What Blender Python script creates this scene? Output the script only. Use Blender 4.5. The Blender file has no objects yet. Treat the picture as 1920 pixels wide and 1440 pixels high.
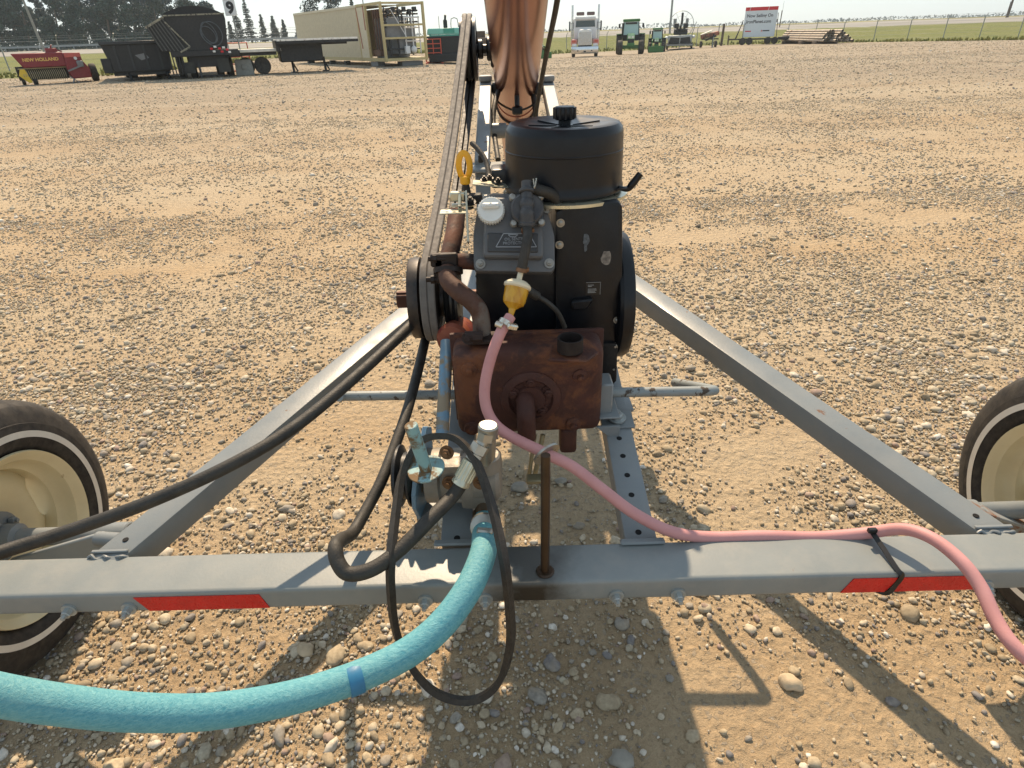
import bpy, bmesh, math, random
import numpy as np
from mathutils import Vector as V, Matrix, Quaternion
R=math.radians; PI=math.pi
random.seed(7)
S=bpy.context.scene; COL=S.collection

# ---------------------------------------------------------------- camera
FPX=1140.0; HC=1.32; ROLL=R(2.0); PIT=math.atan(658/FPX)
cF=V((0,math.cos(PIT),-math.sin(PIT))); r0=V((1,0,0)); u0=V((0,math.sin(PIT),math.cos(PIT)))
cR=math.cos(ROLL)*r0-math.sin(ROLL)*u0; cU=math.sin(ROLL)*r0+math.cos(ROLL)*u0
cam=bpy.data.cameras.new('camera'); camo=bpy.data.objects.new('camera',cam); COL.objects.link(camo)
M=Matrix.Identity(4)
for i in range(3): M[i][0]=cR[i]; M[i][1]=cU[i]; M[i][2]=-cF[i]; M[i][3]=(0,0,HC)[i]
camo.matrix_world=M; cam.sensor_width=36; cam.lens=FPX/1920*36; cam.clip_start=.02; cam.clip_end=4000
S.camera=camo
# ---------------------------------------------------------------- world, sun, exposure
SUN=V((-.085,.9,1)).normalized()
el=math.asin(SUN.z); az=math.atan2(SUN.x,SUN.y)
w=bpy.data.worlds.new('World'); S.world=w; w.use_nodes=True
nt=w.node_tree; bg=nt.nodes['Background']
sky=nt.nodes.new('ShaderNodeTexSky'); sky.sky_type='NISHITA'; sky.sun_disc=False
sky.sun_elevation=el; sky.sun_rotation=az; sky.dust_density=1.2; sky.air_density=1.0; sky.ozone_density=2.0; sky.altitude=700
mxs=nt.nodes.new('ShaderNodeMix'); mxs.data_type='RGBA'; mxs.inputs[0].default_value=.68   # smoke veil: an even pale sky mixed into the clear one
nt.links.new(sky.outputs[0],mxs.inputs[6]); mxs.inputs[7].default_value=(4.15,4.8,5.1,1)
nt.links.new(mxs.outputs[2],bg.inputs[0]); bg.inputs[1].default_value=.13
sd=bpy.data.lights.new('sun','SUN'); sd.energy=5.0; sd.angle=R(.7); sd.color=(1,.78,.54)
so=bpy.data.objects.new('sun',sd); COL.objects.link(so); so.rotation_euler=SUN.to_track_quat('Z','Y').to_euler()
S.view_settings.view_transform='Standard'; S.view_settings.look='None'; S.view_settings.gamma=1
S.view_settings.exposure=.46

# ---------------------------------------------------------------- pixel -> point
def ray(px,py): return cF+(px-960)/FPX*cR-(py-720)/FPX*cU
def at(px,py,x=None,y=None,z=None,d=None):
    r=ray(px,py)
    if z is not None: t=(z-HC)/r.z
    elif y is not None: t=y/r.y
    elif x is not None: t=x/r.x
    else: t=d
    return V((0,0,HC))+r*t
def sstep(a,b,x):
    t=min(1,max(0,(x-a)/(b-a))); return t*t*(3-2*t)
def zg(x,y):
    s=.02*sstep(-5,2,x)-.007*sstep(13,26,x)
    q=min(max(0,y-25),50)
    return -s*q*min(1,q/6+.0)
def atg(px,py):
    r=ray(px,py); t=1.0
    for i in range(4000):
        p=V((0,0,HC))+r*t
        if p.z<=zg(p.x,p.y): break
        t*=1.002
    return V((p.x,p.y,zg(p.x,p.y)))

# ---------------------------------------------------------------- mesh builder
def frame(d,up=V((0,0,1))):
    d=V(d).normalized(); up=V(up)
    if abs(d.dot(up))>.98: up=V((0,1,0)) if abs(d.y)<.9 else V((1,0,0))
    x=d.cross(up).normalized(); return x, x.cross(d).normalized(), d
class MB:
    def __init__(s): s.v=[]; s.f=[]; s.m=[]; s.k=0
    def mi(s,k): s.k=k; return s
    def add(s,v,f):
        o=len(s.v); s.v+= [tuple(p) for p in v]
        s.f+=[[i+o for i in q] for q in f]; s.m+=[s.k]*len(f); return s
    def bm(s,b,mat=None):
        if mat: bmesh.ops.transform(b,matrix=mat,verts=b.verts)
        b.verts.ensure_lookup_table()
        s.add([p.co.copy() for p in b.verts],[[q.index for q in f.verts] for f in b.faces]); b.free(); return s
    def box(s,c,sz,X=(1,0,0),Y=(0,1,0),bev=0,seg=1,taper=None):
        X=V(X).normalized(); Y=V(Y); Y=(Y-X*Y.dot(X)).normalized(); Z=X.cross(Y)
        b=bmesh.new(); bmesh.ops.create_cube(b,size=1)
        for p in b.verts:
            p.co=V((p.co.x*sz[0],p.co.y*sz[1],p.co.z*sz[2]))
            if taper and p.co.z>0: p.co.x*=taper[0]; p.co.y*=taper[1]
        if bev: bmesh.ops.bevel(b,geom=b.edges[:],offset=bev,segments=seg,profile=.6,affect='EDGES')
        b.verts.index_update()
        m=Matrix.Identity(4)
        for i in range(3): m[i][0]=X[i];m[i][1]=Y[i];m[i][2]=Z[i];m[i][3]=c[i]
        return s.bm(b,m)
    def bar(s,a,b,w,h,up=(0,0,1),bev=0,seg=1):
        a=V(a);b=V(b); x,u,d=frame(b-a,up)
        return s.box((a+b)/2,((b-a).length,w,h),d,u.cross(d),bev,seg)
    def lathe(s,o,axis,prof,n=24,closed=False,ref=None,cap=True):
        o=V(o); x,u,d=frame(axis,ref or (0,0,1)); vs=[];fs=[]
        for r,h in prof:
            for i in range(n):
                a=2*PI*i/n; vs.append(o+d*h+(x*math.cos(a)+u*math.sin(a))*r)
        m=len(prof)
        for j in range(m if closed else m-1):
            j2=(j+1)%m
            for i in range(n):
                i2=(i+1)%n; fs.append([j*n+i,j*n+i2,j2*n+i2,j2*n+i])
        if not closed and cap:
            if prof[0][0]>1e-6: fs.append(list(range(n))[::-1])
            if prof[-1][0]>1e-6: fs.append([(m-1)*n+i for i in range(n)])
        return s.add(vs,fs)
    def cyl(s,a,b,r,r2=None,n=20,bev=0):
        a=V(a);b=V(b);L=(b-a).length; r2=r if r2 is None else r2
        pr=[(r-bev,0),(r,bev),(r2,L-bev),(r2-bev,L)] if bev else [(r,0),(r2,L)]
        return s.lathe(a,b-a,pr,n)
    def ring(s,o,axis,R_,r,n=32,k=8):
        return s.lathe(o,axis,[(R_+r*math.cos(2*PI*j/k),r*math.sin(2*PI*j/k)) for j in range(k)],n,True)
    def tube(s,pts,r,n=12,sub=6,cap=True,flat=None,up=None,ends=None):
        P=[V(p) for p in pts]; rr=r if isinstance(r,(list,tuple)) else [r]*len(P)
        if sub>1 and len(P)>2:
            Q=[];q2=[]
            for i in range(len(P)-1):
                p0=P[max(i-1,0)];p1=P[i];p2=P[i+1];p3=P[min(i+2,len(P)-1)]
                for k in range(sub):
                    t=k/sub
                    Q.append(.5*((2*p1)+(p2-p0)*t+(2*p0-5*p1+4*p2-p3)*t*t+(3*p1-p0-3*p2+p3)*t**3))
                    q2.append(rr[i]+(rr[i+1]-rr[i])*t)
            Q.append(P[-1]);q2.append(rr[-1]);P,rr=Q,q2
        T=[(P[min(i+1,len(P)-1)]-P[max(i-1,0)]).normalized() for i in range(len(P))]
        x,u,d=frame(T[0],up or (0,0,1)); vs=[];fs=[]
        for i,p in enumerate(P):
            if i:
                q=T[i-1].rotation_difference(T[i]); x=q@x; u=q@u
            if up is not None:
                uu=V(up); x=T[i].cross(uu); x=x.normalized() if x.length>.01 else V((1,0,0)); u=x.cross(T[i])
            for k in range(n):
                a=2*PI*(k+.5)/n
                if flat: c,sn=math.cos(a),math.sin(a); m=max(abs(c),abs(sn)) if n==4 else 1; vs.append(p+x*c/m*flat[0]+u*sn/m*flat[1])
                else: vs.append(p+(x*math.cos(a)+u*math.sin(a))*rr[i])
        for i in range(len(P)-1):
            for k in range(n):
                k2=(k+1)%n; fs.append([i*n+k,i*n+k2,(i+1)*n+k2,(i+1)*n+k])
        if cap: fs.append(list(range(n))[::-1]); fs.append([(len(P)-1)*n+k for k in range(n)])
        return s.add(vs,fs)
    def prism(s,poly,o,X,Y,depth,bev=0,seg=1):
        """poly in (X,Y) plane at o; extruded by depth along -(X x Y) (away from the viewer of the outline)"""
        X=V(X).normalized();Y=V(Y).normalized();N=X.cross(Y).normalized();o=V(o)
        b=bmesh.new(); vs=[b.verts.new(o+X*p[0]+Y*p[1]) for p in poly]
        f=b.faces.new(vs); r=bmesh.ops.extrude_face_region(b,geom=[f])
        mv=[e for e in r['geom'] if isinstance(e,bmesh.types.BMVert)]
        bmesh.ops.translate(b,vec=-N*depth,verts=mv)
        bmesh.ops.recalc_face_normals(b,faces=b.faces[:])
        if bev: bmesh.ops.bevel(b,geom=b.edges[:],offset=bev,segments=seg,profile=.6,affect='EDGES')
        b.verts.index_update(); return s.bm(b)
    def ball(s,c,r,n=12,m=8):
        r=V(r) if not isinstance(r,(int,float)) else V((r,r,r)); c=V(c); vs=[];fs=[]
        for j in range(m+1):
            t=PI*j/m
            for i in range(n):
                a=2*PI*i/n; vs.append(c+V((r.x*math.sin(t)*math.cos(a),r.y*math.sin(t)*math.sin(a),r.z*math.cos(t))))
        for j in range(m):
            for i in range(n): fs.append([j*n+i,(j+1)*n+i,(j+1)*n+(i+1)%n,j*n+(i+1)%n])
        return s.add(vs,fs)
    def hexb(s,p,ax,r,h,washer=True):
        p=V(p);ax=V(ax).normalized()
        if washer: s.cyl(p,p+ax*h*.25,r*1.6,n=16)
        s.lathe(p,ax,[(r,0),(r,h*.9),(r*.85,h)],6)
        s.cyl(p+ax*h,p+ax*h*1.5,r*.5,n=8); return s
    def quad(s,a,b,c,d): return s.add([a,b,c,d],[[0,1,2,3]])

def mesh(name,mb,mats,parent=None,off=None,smooth=True,ang=38,loc=None):
    me=bpy.data.meshes.new(name)
    vs=mb.v if off is None else [(a-off[0],b-off[1],c-off[2]) for a,b,c in mb.v]
    me.from_pydata(vs,[],mb.f); me.update()
    if not isinstance(mats,(list,tuple)): mats=[mats]
    for m in mats: me.materials.append(m)
    if len(mats)>1: me.polygons.foreach_set('material_index',mb.m)
    b=bmesh.new(); b.from_mesh(me); bmesh.ops.recalc_face_normals(b,faces=b.faces[:]); b.to_mesh(me); b.free()
    if smooth:
        me.polygons.foreach_set('use_smooth',[True]*len(me.polygons)); me.set_sharp_from_angle(angle=R(ang))
    o=bpy.data.objects.new(name,me); COL.objects.link(o)
    if parent: o.parent=parent
    if loc is not None: o.location=loc
    return o
def tag(o,label=None,cat=None,group=None,kind=None):
    if label:o['label']=label
    if cat:o['category']=cat
    if group:o['group']=group
    if kind:o['kind']=kind
    return o
def thing(name,label,cat,loc=(0,0,0),rz=0,group=None):
    o=bpy.data.objects.new(name,None); COL.objects.link(o); o.empty_display_size=.1
    o.location=loc;o.rotation_euler=(0,0,rz); return tag(o,label,cat,group)
def one(name,mb,mats,label,cat,loc=(0,0,0),rz=0,group=None,kind=None,**k):
    """a thing that is one mesh; the builder is in world coordinates when rz is None"""
    if rz is None: o=mesh(name,mb,mats,off=loc,**k); o.location=loc
    else: o=mesh(name,mb,mats,**k); o.location=loc; o.rotation_euler=(0,0,rz)
    return tag(o,label,cat,group,kind)
def dup(o,loc=None,rz=None,label=None,parent=None):
    c=o.copy(); COL.objects.link(c)
    if parent: c.parent=parent
    for ch in o.children: dup(ch,parent=c)
    if loc is not None: c.location=loc
    if rz is not None: c.rotation_euler=(0,0,rz)
    if label: c['label']=label
    return c
def text(name,body,size,o,X,Y,m,parent=None,depth=.004,align='CENTER',bold=0,sx=1):
    cu=bpy.data.curves.new(name,'FONT'); cu.body=body; cu.size=size; cu.align_x=align; cu.align_y='CENTER'; cu.extrude=depth/2; cu.offset=bold
    ob=bpy.data.objects.new('tmp',cu); COL.objects.link(ob)
    me=bpy.data.meshes.new_from_object(ob.evaluated_get(bpy.context.evaluated_depsgraph_get()))
    bpy.data.objects.remove(ob); X=V(X).normalized();Y=V(Y).normalized();N=X.cross(Y)
    mt=Matrix.Identity(4)
    for i in range(3): mt[i][0]=X[i]*sx;mt[i][1]=Y[i];mt[i][2]=N[i];mt[i][3]=o[i]
    me.transform(mt); me.materials.clear(); me.materials.append(m)
    r=bpy.data.objects.new(name,me); me.name=name; COL.objects.link(r)
    if parent: r.parent=parent
    return r

# ---------------------------------------------------------------- materials
def lin(h):
    c=[int(h[i:i+2],16)/255 for i in (0,2,4)]
    return tuple(x/12.92 if x<=.04045 else ((x+.055)/1.055)**2.4 for x in c)
class N:
    def __init__(s,name):
        s.m=bpy.data.materials.new(name); s.m.use_nodes=True; s.t=s.m.node_tree; s.b=s.t.nodes['Principled BSDF']
        s.co=s.n('TexCoord').outputs['Object']
    def n(s,ty,**k):
        x=s.t.nodes.new('ShaderNode'+ty)
        for a,b in k.items(): setattr(x,a,b)
        return x
    def l(s,a,b): s.t.links.new(a,b)
    def val(s,sock,v):
        if hasattr(v,'type') and hasattr(v,'links'): s.l(v,sock)
        elif isinstance(v,tuple) and len(v)==3 and sock.type=='RGBA': sock.default_value=(*v,1)
        else: sock.default_value=v
    def noise(s,scale,detail=4,rough=.55,co=None,dist=0):
        x=s.n('TexNoise'); s.l(co or s.co,x.inputs['Vector']); x.inputs['Scale'].default_value=scale; x.inputs['Detail'].default_value=detail
        x.inputs['Roughness'].default_value=rough; x.inputs['Distortion'].default_value=dist; return x.outputs['Fac']
    def voro(s,scale,co=None,feature='F1',out='Distance'):
        x=s.n('TexVoronoi',feature=feature); s.l(co or s.co,x.inputs['Vector']); x.inputs['Scale'].default_value=scale; return x.outputs[out]
    def mapr(s,v,a,b,c=0,d=1):
        x=s.n('MapRange'); s.l(v,x.inputs[0])
        for i,q in enumerate((a,b,c,d)): x.inputs[i+1].default_value=q
        return x.outputs[0]
    def math(s,op,a,b=0.0):
        x=s.n('Math',operation=op); s.val(x.inputs[0],a); s.val(x.inputs[1],b); return x.outputs[0]
    def mix(s,f,a,b,bl='MIX'):
        x=s.n('Mix',data_type='RGBA',blend_type=bl); s.val(x.inputs[0],f); s.val(x.inputs[6],a); s.val(x.inputs[7],b); return x.outputs[2]
    def scale(s,v,k=None,co=None):
        x=s.n('Mapping'); s.l(co or s.co,x.inputs[0]); x.inputs['Scale'].default_value=v; return x.outputs[0]
    def bump(s,h,st=.3,d=.01,prev=None):
        x=s.n('Bump'); s.l(h,x.inputs['Height']); x.inputs['Strength'].default_value=st; x.inputs['Distance'].default_value=d
        if prev: s.l(prev,x.inputs['Normal'])
        return x.outputs[0]
    def set(s,**k):
        for a,b in k.items(): s.val(s.b.inputs[{'col':'Base Color','rough':'Roughness','metal':'Metallic','norm':'Normal','spec':'Specular IOR Level','coat':'Coat Weight','coatr':'Coat Roughness','trans':'Transmission Weight','emit':'Emission Strength','ecol':'Emission Color','alpha':'Alpha'}[a]],b)
        return s.m
def pm(name,col,rough=.5,metal=0,var=.2,sc=6,bump=0,bs=60,wear=None,wsc=9,wth=(.6,.68),dust=0,dcol=(.36,.29,.2),spec=.5,coat=0):
    """painted / plain surface with mottling, optional worn patches (wear colour) and settled dust"""
    q=N(name); col=lin(col) if isinstance(col,str) else col
    n1=q.noise(sc,5); c=q.mix(q.mapr(n1,.3,.7),tuple(x*(1-var) for x in col),tuple(min(1,x*(1+var)) for x in col))
    ro=q.mapr(q.noise(sc*3,3),.3,.7,max(0,rough-.08),min(1,rough+.1)); me=metal
    if wear:
        wf=q.mapr(q.noise(wsc,8,.68,dist=.3),wth[0],wth[1]); wc=lin(wear) if isinstance(wear,str) else wear
        c=q.mix(wf,c,wc); ro=q.math('MAXIMUM',ro,q.math('MULTIPLY',wf,.8)); 
        if metal: me=q.mapr(wf,0,1,metal,0)
    if dust:
        c=q.mix(q.math('MULTIPLY',q.mapr(q.noise(sc*1.7,6,.65),.35,.75),dust),c,dcol)
    k=dict(col=c,rough=ro,metal=me,spec=spec,coat=coat)
    if bump: k['norm']=q.bump(q.noise(bs,5,.6),bump,.003)
    return q.set(**k)
# ---------------------------------------------------------------- ground, grass, road
def dirt_mat():
    q=N('dirt'); 
    big=q.noise(.35,4,.6); mid=q.noise(2.2,6,.62); fine=q.noise(70,6,.75); grit=q.noise(330,4,.75)
    st=q.noise(1.0,5,.6,co=q.scale((.05,.55,1)))                 # wheel-worn bands across the yard
    c=q.mix(q.mapr(mid,.3,.7),lin('b59a78'),lin('c9b08d'))
    c=q.mix(q.math('MULTIPLY',q.mapr(big,.42,.62),.55),c,lin('bfae94'))
    c=q.mix(q.math('MULTIPLY',q.mapr(st,.42,.66),.75),c,lin('cbbda3'))
    sy=q.n('SeparateXYZ'); q.l(q.co,sy.inputs[0]); fy=q.math('ADD',sy.outputs[1],q.math('MULTIPLY',q.noise(.25,4,.6),6.0))
    c=q.mix(q.math('MULTIPLY',q.mapr(fy,7,22),.85),c,q.mix(q.mapr(st,.35,.65),lin('827a70'),lin('9b9284')))   # greyer crushed gravel farther out
    v=q.n('TexVoronoi'); dn=q.n('TexNoise'); q.l(q.co,dn.inputs['Vector']); dn.inputs['Scale'].default_value=40; dn.inputs['Detail'].default_value=5
    mxv=q.n('Mix',data_type='VECTOR'); mxv.inputs[0].default_value=.035; q.l(q.co,mxv.inputs[4]); q.l(dn.outputs['Color'],mxv.inputs[5]); q.l(mxv.outputs[1],v.inputs['Vector']); v.inputs['Scale'].default_value=75; v.inputs['Randomness'].default_value=1
    sep=q.n('SeparateColor'); q.l(v.outputs['Color'],sep.inputs[0])
    isst=q.math('MULTIPLY',q.math('GREATER_THAN',sep.outputs[0],.62),q.mapr(v.outputs['Distance'],.42,.36))
    stc=q.mix(sep.outputs[1],lin('87827a'),lin('c4bcae'))
    c=q.mix(q.math('MULTIPLY',isst,.5),c,stc)
    v2=q.n('TexVoronoi'); q.l(mxv.outputs[1],v2.inputs['Vector']); v2.inputs['Scale'].default_value=24
    s2=q.n('SeparateColor'); q.l(v2.outputs['Color'],s2.inputs[0])
    is2=q.math('MULTIPLY',q.math('GREATER_THAN',s2.outputs[0],.72),q.mapr(v2.outputs['Distance'],.26,.2))
    c=q.mix(q.math('MULTIPLY',is2,.3),c,q.mix(s2.outputs[1],lin('8b857c'),lin('cbc4b6')))
    c=q.mix(q.mapr(grit,.32,.62),q.mix(.3,c,lin('564836')),c); c=q.mix(q.mapr(fine,.3,.7),q.mix(.2,c,lin('5f4d39')),q.mix(.22,c,lin('d3c1a0')))
    h=q.math('ADD',q.math('MULTIPLY',fine,1.0),q.math('MULTIPLY',grit,.35))
    clod=q.mapr(q.voro(38,co=mxv.outputs[1],feature='SMOOTH_F1'),0,.6,1,0); h=q.math('ADD',h,q.math('MULTIPLY',clod,.9))
    h=q.math('ADD',h,q.math('MULTIPLY',isst,.35)); h=q.math('ADD',h,q.math('MULTIPLY',is2,.5))
    nb=q.bump(h,.9,.012)
    return q.set(col=c,rough=.95,spec=.15,norm=nb)
DIRT=dirt_mat()
def span(a,b,n): return [a+(b-a)*i/n for i in range(n+1)]
xs=sorted(set([round(x,3) for x in span(-700,-60,20)+span(-60,-8,40)+span(-2.4,2.4,160)+span(-8,8,120)+span(8,60,40)+span(60,700,20)]))
ys=sorted(set([round(x,3) for x in span(-40,-1,13)+span(.3,3.2,97)+span(-1,8,80)+span(8,130,122)]))
rng=np.random.default_rng(3)
vs=[];fs=[]
from mathutils import noise as mn
def gheight(x,y):
    k=sstep(11,8,max(abs(x),y)) if y>-1 else 0
    return zg(x,y)+k*(.008*mn.noise(V((x*1.3,y*1.3,0)))+.003*mn.noise(V((x*6,y*6,3)))+.0025*mn.noise(V((x*14,y*14,5))))+(1-k)*.02*mn.noise(V((x*.3,y*.3,0)))
for y in ys:
    for x in xs:
        vs.append((x,y,gheight(x,y)-.003))
nx=len(xs)
for j in range(len(ys)-1):
    for i in range(nx-1): fs.append((j*nx+i,j*nx+i+1,(j+1)*nx+i+1,(j+1)*nx+i))
g=MB().add(vs,fs); go=mesh('gravel_ground',g,DIRT,ang=180); tag(go,'tan compacted dirt and gravel yard','ground',kind='structure')

# loose gravel: real pebbles
def pebbles():
    def ico(sub):
        b=bmesh.new(); bmesh.ops.create_icosphere(b,subdivisions=sub,radius=1); v=np.array([p.co[:] for p in b.verts]); f=np.array([[q.index for q in t.verts] for t in b.faces]); b.free(); return v,f
    #      count  y0   y1   median  sigma sub  max
    zones=[(52000,.42,2.4,.0027,.42,1,.006),(16000,.42,2.6,.0055,.48,2,.020),(85000,2.4,5.5,.0038,.45,1,.018),(3500,2.4,6,.010,.35,2,.022),
           (70000,5.5,13,.0062,.45,1,.026),(42000,13,32,.0125,.42,1,.036),(26000,32,62,.021,.35,1,.05)]
    AV=[];AF=[];o=0
    for n,y0,y1,r0,sg,sub,mx in zones:
        bv,bf=ico(sub); pos=[]
        while len(pos)<n:
            K=4000; Y=np.sqrt(rng.uniform(y0*y0,y1*y1,K)); X=rng.uniform(-1,1,K)*(Y*1.02+.9); U=rng.uniform(0,1,K)
            for x,y,u in zip(X.tolist(),Y.tolist(),U.tolist()):
                d=.5+.6*mn.noise(V((x*.8,y*.8,7)))+.55*mn.noise(V((x*3.1,y*3.1,1)))
                if y>5: d+=.4*mn.noise(V((x*.05,y*.6,9)))
                if u<d: pos.append((x,y))
        pos=np.array(pos[:n]); r=np.minimum(r0*np.exp(rng.normal(size=n)*sg),mx)
        sc=np.stack([r*rng.uniform(.8,1.5,n),r*rng.uniform(.75,1.15,n),r*rng.uniform(.5,.9,n)],1)
        jit=1+rng.normal(size=(n,len(bv),1))*(.115 if sub==2 else .18)
        if sub==2:                                                  # broad lumps so that the stones are not balls
            ph=rng.uniform(0,6.28,(n,1,3)); jit=jit+.16*np.sin(bv[None]*2.1+ph).sum(2,keepdims=True)*.6
        p=bv[None]*jit*sc[:,None,:]
        a=rng.uniform(0,6.28,n)[:,None];ca,sa=np.cos(a),np.sin(a); tl=rng.normal(size=n)[:,None]*.3;ct,st=np.cos(tl),np.sin(tl)
        x=p[:,:,0]*ct-p[:,:,2]*st; z=p[:,:,0]*st+p[:,:,2]*ct; y=p[:,:,1]
        x,y=x*ca-y*sa,x*sa+y*ca
        gz=np.array([gheight(q[0],q[1]) for q in pos.tolist()])
        P=np.stack([x+pos[:,:1],y+pos[:,1:],z+(gz+sc[:,2]*.12)[:,None]],2)
        AV.append(P.reshape(-1,3)); AF.append((bf[None]+(np.arange(n)*len(bv))[:,None,None]).reshape(-1,3)+o); o+=n*len(bv)
    AV=np.concatenate(AV);AF=np.concatenate(AF)
    me=bpy.data.meshes.new('loose_gravel'); me.vertices.add(len(AV)); me.vertices.foreach_set('co',AV.astype(np.float32).ravel())
    me.loops.add(AF.size); me.loops.foreach_set('vertex_index',AF.astype(np.int32).ravel())
    me.polygons.add(len(AF)); me.polygons.foreach_set('loop_start',np.arange(0,AF.size,3,dtype=np.int32))
    me.polygons.foreach_set('use_smooth',np.ones(len(AF),dtype=bool)); me.update(calc_edges=True)
    q=N('pebble'); gi=q.n('NewGeometry').outputs['Random Per Island']
    cr=q.n('ValToRGB'); q.l(gi,cr.inputs[0]); e=cr.color_ramp; e.interpolation='CONSTANT'
    for i,(p,h) in enumerate([(0,'a89a80'),(.18,'baab90'),(.33,'988a72'),(.45,'c9bda6'),(.58,'938f87'),(.68,'b4ab96'),(.78,'7d7c7e'),(.85,'d3cbbb'),(.93,'9c867c'),(.965,'e3ded3')]):
        el_=e.elements[i] if i<2 else e.elements.new(p); el_.position=p; el_.color=(*lin(h),1)
    n=q.noise(90,4,.6); c=q.mix(q.mapr(n,.35,.65),q.mix(.35,cr.outputs[0],(.1,.075,.055)),q.mix(.12,cr.outputs[0],(.7,.6,.45)))
    c=q.mix(q.math('MULTIPLY',q.mapr(q.noise(35,4),.4,.65),.4),c,lin('a3937a'))
    me.materials.append(q.set(col=c,rough=.85,spec=.25,norm=q.bump(n,.25,.004)))
    ob=bpy.data.objects.new('loose_gravel',me); COL.objects.link(ob); return tag(ob,'loose tan and grey pebbles scattered over the yard','gravel',kind='stuff')
pebbles()
STONE=pm('stone',lin('b9a78b'),.85,var=.25,sc=25,bump=.4,bs=120)
GREYSTONE=pm('grey_stone',lin('8e8a80'),.85,var=.25,sc=25,bump=.4,bs=120)
def stone(px,py,r,m,label):
    r*=.8; p=atg(px,py); b=bmesh.new(); bmesh.ops.create_icosphere(b,subdivisions=3,radius=1)
    for v in b.verts:
        n=v.co.copy(); v.co*=1+.3*mn.noise(n*1.2+V((px,py,0)))+.09*mn.noise(n*3.3); v.co.x*=r*1.25; v.co.y*=r*.95; v.co.z*=r*.72
    one('stone',MB().bm(b),m,label,'stone',(p.x,p.y,p.z+r*.35),random.uniform(-.4,.4),ang=80)
for a in [(1225,624,.017,STONE,'pale rounded stone lying alone on the gravel right of the engine flywheel'),
    (975,918,.028,GREYSTONE,'fist sized grey stone on shaded ground left of the thin brown rod'),
    (1052,905,.02,GREYSTONE,'grey oval stone just right of the thin brown upright rod'),
    (1480,1284,.026,STONE,'tan egg shaped stone right of the hooked bar shadow'),
    (600,1290,.027,STONE,'tan rounded stone behind the lowest sag of the teal hose'),
    (1165,1428,.026,GREYSTONE,'large grey half buried stone inside the wide engine shadow'),
    (573,1222,.024,STONE,'flat tan stone between the teal hose and the beam'),
    (330,860,.02,STONE,'pale stone beside the left diagonal arm near the tyre')]: stone(*a)

def grass_mat(name,a,b,c3):
    q=N(name); n=q.noise(.25,5,.6); m=q.noise(3,6,.7,co=q.scale((.5,1,1)))
    c=q.mix(q.mapr(n,.35,.65),lin(a),lin(b)); c=q.mix(q.mapr(m,.45,.7),c,lin(c3))
    return q.set(col=c,rough=.95,spec=.1,norm=q.bump(q.noise(14,6,.7),.9,.08))
GRASS=grass_mat('grass',"616a3a","717444","82805a")
# near edge of the grass, from left to right
edge=[(-420,152),(-150,150),(0,148),(210,142),(330,131),(480,112),(600,104),(800,100),(1045,101),(1150,96),(1300,87),(1500,81),(1700,78),(1920,75),(2200,71)]
E=[atg(*p) for p in edge]
def zgc(x,y,y0): return zg(x,min(y,75))+sstep(max(72,y0+1),104,y)*(.5-zg(x,75))
E=[V((-90,36,0))]+E+[V((130,80,zg(130,80)))]
def zgr(x,y):                                                       # the verge climbs to the highway
    return zg(x,min(y,75))+sstep(72,104,y)*(.5-zg(x,75))
gb=MB(); vs=[];fs=[]; cols=[]
for i in range(len(E)-1):
    n=max(2,int((E[i+1]-E[i]).length/1.2))
    for k in range(n): cols.append(E[i].lerp(E[i+1],k/n))
cols.append(E[-1]); rows=26
for c in cols:
    y0=c.y+1.0*mn.noise(V((c.x*.4,0,0)))+.6*mn.noise(V((c.x*1.3,4,0)))
    for k in range(rows+1):
        y=y0+(104-y0)*(k/rows)**1.3; x=c.x*(1+(y-y0)/max(y0,1)*.6)
        vs.append((x,y,zgc(x,y,y0)+(-.06 if k==0 else .02)+.04*mn.noise(V((x*.8,y*.8,0)))*min(1,k/2)))
for i in range(len(cols)-1):
    for k in range(rows): a=i*(rows+1)+k; fs.append((a,a+rows+1,a+rows+2,a+1))
tag(mesh('grass_verge',gb.add(vs,fs),GRASS,ang=180),'dull green grass verge between yard and highway','grass verge',kind='structure')
# tufts that break up the verge edge
def tufts():
    m=MB()
    for c in cols:
        if c.x<-60 or c.x>75: continue
        for k in range(16):
            x=c.x+random.uniform(-.7,.7); y=c.y+random.uniform(-.5,5); h=random.uniform(.1,.35); a=random.uniform(0,6.3); z=zgc(x,y,c.y)
            for j in range(3):
                ax=a+j*2.1; dx,dy=math.cos(ax)*.09,math.sin(ax)*.09
                m.add([(x-dx,y-dy,z),(x+dx,y+dy,z),(x+dy*1.2+random.uniform(-.1,.1),y-dx*1.2,z+h)],[[0,1,2]])
    q=N('tuft_grass'); c=q.mix(q.n('NewGeometry').outputs['Random Per Island'],lin('66703a'),lin('9a9258'))
    tag(mesh('grass_tufts',m,q.set(col=c,rough=.9,spec=.1),smooth=False),'ragged grass tufts along the edge of the yard','grass',kind='stuff')
tufts()
q=N('highway'); n=q.noise(.4,5,.6,co=q.scale((.1,1.5,1)))
ROADM=q.set(col=q.mix(q.mapr(n,.35,.65),lin('7b7a76'),lin('8f8c85')),rough=.9)
rb=MB().add([(-420,104,.52),(420,104,.52),(420,110,.95),(-420,110,.95),(-420,124,1.12),(420,124,1.12)],[[0,1,2,3],[3,2,5,4]])
tag(mesh('highway',rb,ROADM,smooth=False),'pale grey highway embankment crossing behind the yard','road',kind='structure')
FIELD=grass_mat('far_field','7c7850','8f875a','6f7148')
fb=MB().add([(-1400,124,1.1),(1400,124,1.1),(1400,820,1.1),(-1400,820,1.1)],[[0,1,2,3]])
tag(mesh('far_field',fb,FIELD,smooth=False),'flat farmland reaching to the horizon','field',kind='structure')
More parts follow.
